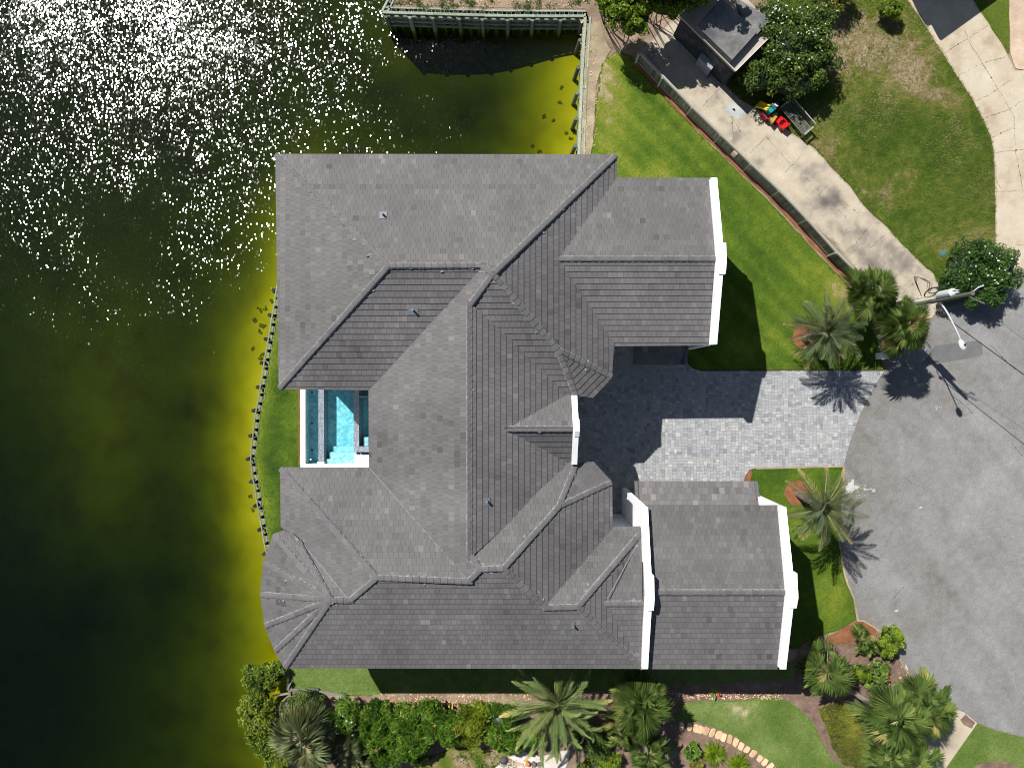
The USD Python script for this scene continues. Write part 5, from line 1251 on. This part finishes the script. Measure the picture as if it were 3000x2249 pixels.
# fan palms
fan_palm("fan palm cluster's taller head beside the picket fence end", (2500, 900), (2555, 862), 3.6, 1.75, 40, "fan", 11)
fan_palm("fan palm at the kerb shading the mailbox pillar", (2585, 968), (2660, 958), 3.9, 1.75, 40, "fan", 12)
fan_palm("small fan palm between the utility pole and the picket fence", (2590, 925), (2630, 905), 2.4, 1.15, 22, "fan", 13)
fan_palm("fan palm east of the garage with wide bright leaves and a bare brown heart", (2400, 1952), (2424, 1966), 2.6, 1.75, 30, "fan", 14, 30, leaf=.6, pet=.5)
fan_palm("leaning fan palm with the fullest crown by the lower road edge", (2487, 2020), (2632, 2106), 4.4, 2.1, 46, "fan", 15)
fan_palm("leaning fan palm on the road side of the lower cluster, touching the walkway", (2560, 2010), (2712, 2072), 4.3, 1.75, 40, "fan", 16)
fan_palm("leaning fan palm at the bottom edge left of the walkway", (2526, 2114), (2606, 2214), 4.2, 1.4, 30, "fan", 17)
fan_palm("fan palm at the bottom edge whose leaves overhang the walkway", (2600, 2160), (2692, 2238), 4.0, 1.4, 30, "fan", 18)
fan_palm("small fan palm with yellowish leaves by the road above the lower cluster", (2640, 2010), (2692, 2025), 2.6, .95, 16, "fan", 19)
fan_palm("wide fan palm under the garage eave right of the big palm", (1860, 2030), (1880, 2062), 2.9, 2.0, 52, "fan", 20, 30)
fan_palm("fan palm at the bottom right of the big palm, above the bottom edge", (1800, 2110), (1822, 2148), 2.3, 1.3, 26, "fan", 21, 26)
fan_palm("fan palm cut by the bottom edge left of the spiky plants", (1880, 2170), (1900, 2214), 2.4, 1.35, 28, "fan", 22, 26)
fan_palm("big grey-green palm with drooping leaves at the bottom left corner of the garden", (910, 2110), (886, 2172), 3.4, 2.05, 34, "pindo", 23, 30, (62, -18), .2, leaf=.66, pet=.42)
fan_palm("small grey-green palm right of the big grey-green palm", (1010, 2150), (1000, 2205), 2.2, 1.15, 20, "pindo", 24, 26)
fan_palm("small yellow-tipped palm at the bottom edge below the hedge", (1050, 2190), (1045, 2240), 2.0, .95, 16, "pindo", 25, 24, dry=.6)
fan_palm("low fan palm against the red mulch beside the round road shrub", (2512, 1866), (2524, 1872), .9, .95, 20, "fan", 26, 24, trunk_r=.08)
fan_palm("low fan palm left of the round road shrub with one pale leaf", (2545, 1890), (2556, 1898), .7, .7, 14, "fan", 27, 22, trunk_r=.07)

# trees and shrubs at the top
shrub("leafy_tree", "bright green leafy tree at the top edge beside the seawall corner", "tree", [(1815, 18, 3.2, 80, 58, 1.1), (1862, 58, 3.0, 62, 50, .9), (1790, -30, 3.4, 70, 60, 1.1)], "limeshrub", 8500, .20, .12, 41, None, 22, (.22, .38))
shrub("leafy_tree", "bright green leafy tree at the top edge beside the shed's corner", "tree", [(1955, 2, 2.7, 92, 58, 1.1), (2025, -10, 2.5, 58, 46, 1.0), (1940, -70, 4.4, 100, 70, 1.2)], "limeshrub", 8500, .20, .12, 42, None, 22, (.22, .38))
shrub("leafy_tree", "dark tree above the top edge that shades the shed roof", "tree", [(1990, -150, 5.2, 130, 90, 1.4), (2090, -120, 5.2, 90, 60, 1.2)], "shrub", 3600, .22, .12, 43, None, 20, (.16, .28))
shrub("flowering_tree", "large bush with white flowers between the shed and the slatted bench", "tree", [(2320, 130, 1.9, 125, 105, 1.3), (2230, 220, 1.5, 75, 66, .9), (2330, 235, 1.5, 105, 76, .9), (2265, 60, 2.0, 80, 80, 1.1), (2380, 75, 1.9, 76, 75, 1.0), (2400, 170, 1.6, 60, 80, .9), (2300, 178, 1.8, 85, 66, 1.2)], "shrub", 13500, .17, .075, 44, ("white_flower", 70, .055), 26, (.18, .34))
shrub("olive_shrub", "yellow-olive shrub at the top edge right of the white-flowered bush", "shrub", [(2430, 5, 1.0, 70, 40, .8), (2465, -20, 1.0, 50, 40, .8)], "olive", 2200, .13, .07, 45)
shrub("round_shrub", "rounded yellow-green shrub at the top edge next to the neighbour's lawn", "shrub", [(2606, 30, .7, 43, 33, .6)], "limeshrub", 1800, .12, .065, 46, None, 18)
shrub("flowering_shrub", "dense dark shrub with white flowers beside the road behind the utility pole", "shrub", [(2845, 775, 1.4, 105, 84, 1.1), (2920, 795, 1.4, 80, 82, 1.0), (2800, 830, 1.2, 72, 66, .9), (2870, 855, 1.2, 88, 58, .9)], "darkshrub", 11500, .17, .07, 47, ("white_flower", 30, .055), 24, (.18, .34))
# bank and hedge at the bottom left
shrub("bank_shrub", "bushy green shrub hanging over the canal below the turret", "shrub", [(762, 1985, .3, 66, 50, 1.1), (805, 1968, .2, 40, 44, 1.0)], "bankbush", 5200, .14, .08, 51, None, 24, (.2, .36))
shrub("bank_shrub", "yellowish-green shrub on the canal bank below the bushy one", "shrub", [(752, 2062, .2, 60, 64, 1.1), (762, 2125, .2, 58, 58, 1.0)], "bankbush", 6000, .14, .08, 52, None, 24, (.2, .36), .6)
shrub("bank_shrub", "lowest shrub on the canal bank left of the big grey-green palm", "shrub", [(784, 2172, .2, 52, 54, 1.0), (808, 2226, .2, 52, 48, .9)], "bankbush", 4800, .14, .08, 53, None, 22, (.2, .36), .55)
shrub("round_shrub", "rounded dark green shrub below the broken timber edging", "shrub", [(905, 2050, .7, 58, 38, .8), (850, 2066, .6, 38, 36, .7)], "shrub", 4200, .11, .07, 54, None, 22, (.2, .36))
shrub("wispy_shrub", "wispy yellow-green shrub between the dark round shrub and the grey-green palm", "shrub", [(880, 2098, .9, 62, 38, .8), (945, 2100, .9, 34, 48, .7)], "hedge", 3400, .13, .05, 55, None, 20, (.2, .36), .6)
shrub("oleander", "oleander with white flowers left of the hedge", "shrub", [(1012, 2104, 1.2, 60, 76, 1.1)], "hedge", 4600, .20, .05, 56, ("white_flower", 14, .07), 22, (.2, .36), .62)
HEDGE = [("dark oleander with two white flowers, first bush of the hedge from the left", 1085, 2082, 62, 56, ("white_flower", 3, .07)), ("oleander with pink flowers hanging lowest in the hedge", 1112, 2160, 80, 72, ("pink_flower", 4, .06)),
         ("plain green oleander below the yellow edging stakes", 1180, 2112, 66, 74, None), ("oleander bush left of the pink bloom", 1252, 2096, 62, 64, ("orange_flower", 2, .09)), ("oleander with drooping pale shoots under the middle of the hedge", 1205, 2160, 66, 52, None),
         ("yellowish oleander in the right half of the hedge", 1390, 2112, 76, 72, ("pink_flower", 3, .06)), ("dark oleander with the single pink bloom between the two halves of the hedge", 1318, 2118, 52, 62, ("pink_flower", 1, .09)),
         ("dark green oleander touching the big palm's left fronds", 1470, 2110, 66, 70, ("pink_flower", 3, .055)), ("low oleander under the big palm's lower left fronds", 1520, 2150, 64, 52, None)]
for i, (lb, px, py, rx, ry, fl_) in enumerate(HEDGE):
    shrub("oleander", lb, "shrub", [(px, py + 12, .9, rx, ry, .95)], "bankbush" if "yellowish" in lb else "hedge", 4600, .30, .050, 60 + i, fl_, 24, (.22, .38), .58 + .06 * ((i * 37) % 3 - 1))
shrub("oleander", "lone oleander shoot below the hedge over the bare soil", "shrub", [(1228, 2214, .6, 26, 30, .5)], "shrub", 500, .22, .045, 72, None, 8)
shrub("grey_shrub", "grey-green fine-leaved shrub below the big palm", "shrub", [(1752, 2166, .9, 58, 58, .8), (1700, 2160, .7, 45, 36, .6)], "shrub", 3800, .10, .05, 73, None, 22, (.2, .36), .45)
shrub("lime_shrub", "bright lime shrub at the bottom edge below the big palm", "shrub", [(1745, 2240, .6, 62, 30, .6), (1800, 2226, .6, 36, 28, .5)], "limeshrub", 2800, .12, .08, 74, None, 22)
# garden by the road
shrub("round_shrub", "tall bright round shrub at the road edge below the front lawn", "shrub", [(2610, 1868, 1.0, 36, 46, .9), (2592, 1890, .8, 30, 34, .8)], "limeshrub", 4200, .12, .06, 81, None, 26, (.2, .36))
shrub("round_shrub", "small round shrub tucked right of the wide-leaved fan palm", "shrub", [(2520, 1968, .6, 32, 32, .6)], "limeshrub", 1800, .10, .06, 82, None, 20, (.2, .36), .4)
shrub("leafy_plant", "large-leaved plant with a few red flowers on the mulch below the road shrub", "plant", [(2576, 1965, .5, 34, 36, .5), (2562, 2005, .35, 32, 20, .4)], "shrub", 700, .26, .10, 83, ("red_flower", 3, .08), 14, (.3, .45), .62)
def spiky(name, label, px, py, R, n, mat, seed, el=(85, 10), w=.03, curl=.25):
    r = np.random.default_rng(seed); c = at(px, py, 0); t = thing(name, label, "plant", c); mb = MB()
    for i in range(n):
        az = i * 2.39996 + r.normal(0, .2); e = math.radians(el[0] + (el[1] - el[0]) * (i / n) ** .7 + r.normal(0, 6)); l = R * r.uniform(.75, 1.15)
        d = np.array([math.cos(az) * math.cos(e), math.sin(az) * math.cos(e), math.sin(e)]); s_ = np.array([-math.sin(az), math.cos(az), 0]) * w
        b = c + [r.normal(0, .05), r.normal(0, .05), .03]; m_ = b + d * l * .55; tip = b + d * l + [math.cos(az) * l * .1, math.sin(az) * l * .1, -l * curl]
        mb.add([b - s_ * .5, b + s_ * .5, m_ + s_, m_ - s_, tip], [[0, 1, 2], [0, 2, 3], [3, 2, 4]], float(np.clip(r.normal(.5, .2), 0, 1)))
    mb.build("leaves", M[mat], t); MB().tube([c - [0, 0, .03], c + [0, 0, .12]], [.09, .05], 8).build("stem", M["twig"], t)
spiky("spiky_plant", "spiky yellow-green grassy plant inside the flagstone curve", 2090, 2204, .78, 420, "limeshrub", 91, w=.022)
spiky("spiky_plant", "second spiky yellow-green plant at the bottom edge, right of the first", 2160, 2236, .78, 420, "limeshrub", 92, w=.022)
spiky("spiky_plant", "dry-tipped spiky plant left of the green leafy plant inside the flagstone curve", 1958, 2196, .6, 160, "pindo", 93, w=.02)
shrub("leafy_plant", "deep green leafy plant between the fan palm and the spiky plants", "plant", [(2024, 2198, .4, 24, 26, .4)], "hedge", 420, .24, .08, 94, None, 12, (.3, .5), .6, None, False)
shrub("leafy_plant", "orange-tinged leafy plant at the bottom edge between spiky plants", "plant", [(2040, 2240, .3, 28, 14, .3)], "olive", 300, .2, .07, 95, None, 10, (.3, .5), .7, None, False)
cn = thing("canna_plant", "small canna plant with one red flower at the edge of the house's shadow", "plant", at(2090, 2026))
cr2 = np.random.default_rng(3)
for az, l in ((2.2, .4), (-1.6, .5), (.1, .42), (.9, .3), (3.3, .3)):
    o = at(2092, 2027, .25); d = np.array([math.cos(az), math.sin(az), .25]); s_ = np.array([-math.sin(az), math.cos(az), 0]) * .09
    MB().add([o, o + d * l * .5 + s_, o + d * l - [0, 0, .08], o + d * l * .5 - s_], [[0, 1, 2], [0, 2, 3]], .75).build("leaf", M["hedge"], cn)
fm = MB(); leaves(fm, at(2105, 2033, .5)[None] + cr2.normal(0, .03, (14, 3)), cr2.normal(0, 1, (14, 3)) + [0, 0, 1], .1, .08, cr2, np.full(14, .5)); fm.build("flower", M["red_flower"], cn)
MB().tube([at(2092, 2027, 0), at(2094, 2028, .25), at(2105, 2033, .48)], .015, 5).build("stem", M["hedge"], cn)

# ------------------------------------------------------------------ garden edging, stones, timber, pots
se = thing("stone_edging", "curved row of pale flagstones edging the garden bed at the bottom", "stone edging")
arc = np.array([(1996, 2126), (2019, 2126), (2038, 2131), (2053, 2135), (2068, 2139), (2086, 2144), (2105, 2150), (2119, 2158), (2137, 2162), (2155, 2172), (2171, 2183), (2188, 2193), (2206, 2205), (2225, 2219), (2240, 2229), (2256, 2243), (2272, 2258)], float)
sr_ = np.random.default_rng(12)
for i, c in enumerate(arc):
    d = arc[min(i + 1, len(arc) - 1)] - arc[max(i - 1, 0)]; d /= np.linalg.norm(d); n = np.array([-d[1], d[0]])
    a_ = sr_.uniform(7.6, 9.0); b_ = sr_.uniform(11.0, 13.5); sk = sr_.uniform(-3, 3); pts = []
    for k in range(9):
        t = 2 * math.pi * k / 9 + sr_.normal(0, .12); u, v = np.sign(math.cos(t)) * abs(math.cos(t)) ** .45, np.sign(math.sin(t)) * abs(math.sin(t)) ** .45
        pts.append(c + d * (u * a_ * sr_.uniform(.72, 1.08) + sk * v * .4) + n * v * b_ * sr_.uniform(.85, 1.08))
    poly = Polygon(xy(pts)).buffer(0); z1 = .085 + sr_.uniform(0, .02)
    mb = MB().prism(poly, -.02, z1 - .015, sr_.random()); mb.prism(poly.buffer(-.02, 1), z1 - .016, z1, sr_.random())
    mb.build("flagstone", M["stone"], se)
te = thing("timber_edging", "broken row of short upright wooden stakes along the hedge", "edging")
t0 = np.array([(1066, 2046), (1120, 2056), (1180, 2054), (1240, 2058), (1300, 2060), (1360, 2060), (1440, 2054)], float)
tl = LineString(xy(t0)); s = 0.0
while s < tl.length:
    c = np.array(tl.interpolate(s).coords[0]); g = meshkit.noise(np.array([[s * .8, 0, 0]]), 4)[0]
    if g > .22:
        h = .28 + .2 * sr_.random(); tl_ = sr_.normal(0, .05, 2)
        MB().tube([(*c, -.05), (*(c + tl_), h)], [.055, .05], 8, float(np.clip(sr_.normal(.5, .25), 0, 1))).build("stake", M["stake"], te)
    s += .145
tw = thing("retaining_timber", "low collapsed grey timber edging at the corner of the side lawn below the turret", "timber edging")
for (a, b, w_, h, tn) in [((846, 1958), (846, 2018), .14, .16, .25), ((852, 2018), (905, 2016), .16, .14, .35), ((905, 2014), (935, 2018), .18, .18, .15), ((935, 2022), (1005, 2034), .12, .12, .55), ((850, 2028), (800, 2036), .10, .1, .7), ((846, 2000), (851, 2034), .12, .12, .4), ((925, 2018), (938, 2035), .05, .05, .9), ((857, 1993), (850, 2006), .06, .35, .7), ((985, 2032), (1016, 2042), .2, .06, .9), ((1000, 2026), (1020, 2036), .1, .12, .1)]:
    MB().bar(at(*a, -.02), at(*b, -.02), w_, h, tn).build("timber", M["wood"], tw)
bp = thing("brick_path", "row of old bricks and a broken brick edge in the white sand at the bottom", "brick path")
for i in range(12):
    px = 1486 + i * 8.6; py = 2228 + i * 1.7 + sr_.normal(0, 1.0)
    if i == 6: continue
    MB().box((*at(px, py)[:2], .035), (.155, .2 if i < 5 else .15, .09), -.2 + sr_.normal(0, .08), sr_.random()).build("brick", M["brick"], bp)
for i in range(7):
    MB().box((*at(1534 + i * 9 + sr_.normal(0, 2), 2243 + sr_.normal(0, 3))[:2], .03), (.16, .1, .08), sr_.uniform(-.5, .5), sr_.random()).build("brick", M["brick"], bp)
def pot(name, label, px, py, R, mat, h=.3):
    c = at(px, py); t = thing(name, label, "pot", c)
    MB().tube([c + [0, 0, z] for z in (0, h * .85, h)], [R * .7, R, R * 1.02], 16).build("body", M[mat], t, smooth=40)
    MB().tube([c + [0, 0, h], c + [0, 0, h + .03]], [R * 1.1, R * 1.1], 16).build("rim", M[mat], t); return t
pot("flower_pot", "round terracotta pot standing on the bricks at the bottom", 1545, 2229, .11, "terracotta", .28)
pot("flower_pot", "dark grey pot next to the terracotta pot", 1563, 2232, .12, "slate", .2)
ro = thing("slate_slab", "flat dark slate slab leaning right of the dark pot", "slab", at(1578, 2236))
MB().prism(blob(1579, 2236, 10, 6, 3, .2, 9), -.02, .10).build("slab", M["slate"], ro)
for i, (px, py, lb) in enumerate([(1475, 2226, "dark mossy rock at the left end of the brick path"), (1912, 2230, "pale rock at the bottom edge under the fan palm")]):
    m = trimesh.creation.icosphere(2, 1); m.vertices *= 1 + .3 * (meshkit.fbm(m.vertices * 1.6 + i, 3)[:, None] - .5); m.apply_scale([.25, .2, .18]); m.apply_translation(at(px, py, .08))
    tag(MB().tm(m, .3 + .5 * i).build("rock", M["slate" if i == 0 else "stone"], smooth=30), lb, "rock")
dl = thing("fallen_frond_stem", "dry orange-brown fallen leaf on the ground cover near the fan palm", "fallen leaf", at(2412, 2082))
MB().prism(Polygon(xy([(2410, 2075), (2417, 2074), (2414, 2082), (2408, 2090), (2406, 2086)])), .03, .09).build("blade", M["stone"], dl)

# ------------------------------------------------------------------ grass blades, ground-cover leaves, litter
def blades(name, poly, n, hgt, wd, mat, seed, spread=1.0, label=None, cat="grass", tone_scale=.5):
    r = np.random.default_rng(seed); x0, y0, x1, y1 = poly.bounds
    x1, x0, y1, y0 = min(x1, 32), max(x0, -32), min(y1, 24), max(y0, -24)
    p = np.column_stack([r.uniform(x0, x1, n * 3), r.uniform(y0, y1, n * 3)])
    p = p[shapely.contains_xy(poly, p[:, 0], p[:, 1])][:n]; m = len(p)
    a = r.uniform(0, 6.28, m); d = np.column_stack([np.cos(a), np.sin(a)]); s_ = np.column_stack([-np.sin(a), np.cos(a)]) * wd
    h = hgt * r.uniform(.5, 1.4, m); ln = h * spread * r.uniform(.3, 1.2, m)
    base = np.column_stack([p, np.full(m, .0)])
    v = np.stack([base - np.column_stack([s_, np.zeros(m)]), base + np.column_stack([s_, np.zeros(m)]), np.column_stack([p + d * ln[:, None], h])], 1).reshape(-1, 3)
    f = np.arange(m * 3).reshape(-1, 3)
    g = meshkit.fbm(np.column_stack([p * tone_scale, np.zeros(m)]), 4, seed)
    t = np.clip(.5 + 1.3 * (g - .5) + r.normal(0, .16, m), 0, 1)
    tag(MB().add(v, f, np.repeat(t, 3)).build(name, M[mat]), label, cat, kind="stuff")
blades("grass", lawn_ne.difference(drive).buffer(-.05), 26000, .05, .016, "blade", 1, 1.0, "short mown grass blades on the bright lawn above the paved driveway")
blades("grass", lawn_e.difference(drive).buffer(-.05), 8000, .045, .016, "blade", 2, 1.0, "short mown grass blades on the strip between the garage and the road")
blades("grass", lawn_w.difference(pool_hole).buffer(-.02), 12000, .06, .016, "blade", 3, 1.0, "grass blades on the strip between pool and canal")
blades("grass", lawn_n.difference(con1).difference(con2), 60000, .09, .016, "blade3", 4, 1.4, "patchy longer grass of the neighbour's lawn between the two concrete driveways")
blades("grass", lawn_s, 8000, .05, .016, "blade2", 5, 1.0, "grass blades on the side lawn south of the house")
blades("grass", lawn_se, 9000, .045, .014, "blade2", 6, 1.0, "grass blades on the garden lawn inside the flagstones")
blades("grass", lawn_c.intersection(sbox(-40, -30, 40, 30)).difference(road).difference(walk), 5000, .045, .014, "blade2", 7, 1.0, "grass blades on the lawn in the bottom right corner")
gcb = MB(); gr_ = np.random.default_rng(9); x0, y0, x1, y1 = cover.bounds
p = np.column_stack([gr_.uniform(x0, x1, 30000), gr_.uniform(y0, y1, 30000)]); p = p[shapely.contains_xy(cover, p[:, 0], p[:, 1])][:11000]
hh = .06 + .16 * meshkit.fbm(np.column_stack([p * 1.4, np.zeros(len(p))]), 3, 2) * gr_.uniform(.5, 1.2, len(p))
leaves(gcb, np.column_stack([p, hh]), np.array([0, 0, 1.0]) + gr_.normal(0, .45, (len(p), 3)), .10, .06, gr_, .5 + 1.2 * (meshkit.fbm(np.column_stack([p * .9, np.ones(len(p))]), 3, 7) - .5) + gr_.normal(0, .15, len(p)))
tag(gcb.build("ground_cover", M["olive"]), "low yellow-green ground cover in the bed beside the garden lawn", "ground cover", kind="stuff")
# weeds on the bare bank, litter and stones along the hedge
wb_ = MB(); wr_ = np.random.default_rng(10)
for k in range(46):
    c = at(wr_.uniform(1160, 1720), wr_.uniform(0, 26)); m_ = wr_.integers(12, 40)
    q = np.array([*c[:2], .05]) + wr_.normal(0, 1, (m_, 3)) * [.12, .10, .03]; q[:, 2] = np.abs(q[:, 2]) + .02
    leaves(wb_, q, np.array([0, 0, 1.0]) + wr_.normal(0, .5, (m_, 3)), .10, .05, wr_, wr_.normal(.4, .2, m_))
for k in range(26):
    c = at(wr_.uniform(1230, 1500), wr_.uniform(2195, 2255)); m_ = wr_.integers(12, 40)
    q = np.array([*c[:2], .05]) + wr_.normal(0, 1, (m_, 3)) * [.15, .12, .03]; q[:, 2] = np.abs(q[:, 2]) + .02
    leaves(wb_, q, np.array([0, 0, 1.0]) + wr_.normal(0, .5, (m_, 3)), .12, .05, wr_, wr_.normal(.5, .2, m_))
tag(wb_.build("weeds", M["shrub"]), "small green weeds on the bare ground at the top and below the hedge", "weeds", kind="stuff")
lt = MB(); zones = [((1100, 1560), (2032, 2060), 300, .05), ((1890, 2310), (2028, 2048), 380, .05), ((1160, 1730), (2, 34), 110, .05), ((2500, 2660), (1940, 2020), 90, .05), ((1716, 1750), (90, 440), 70, .05), ((1700, 1716), (30, 450), 70, .06)]
for (xa, xb), (ya, yb_), n_, s_ in zones:
    q = np.array([at(wr_.uniform(xa, xb), wr_.uniform(ya, yb_), .03) for _ in range(n_)])
    leaves(lt, q, np.array([0, 0, 1.0]) + wr_.normal(0, .5, (n_, 3)), s_ * 2.2, s_ * 1.5, wr_, wr_.random(n_), .05)
tag(lt.build("leaf_debris", M["stone"]), "pale fallen leaves and chips scattered on the bare soil", "leaf litter", kind="stuff")
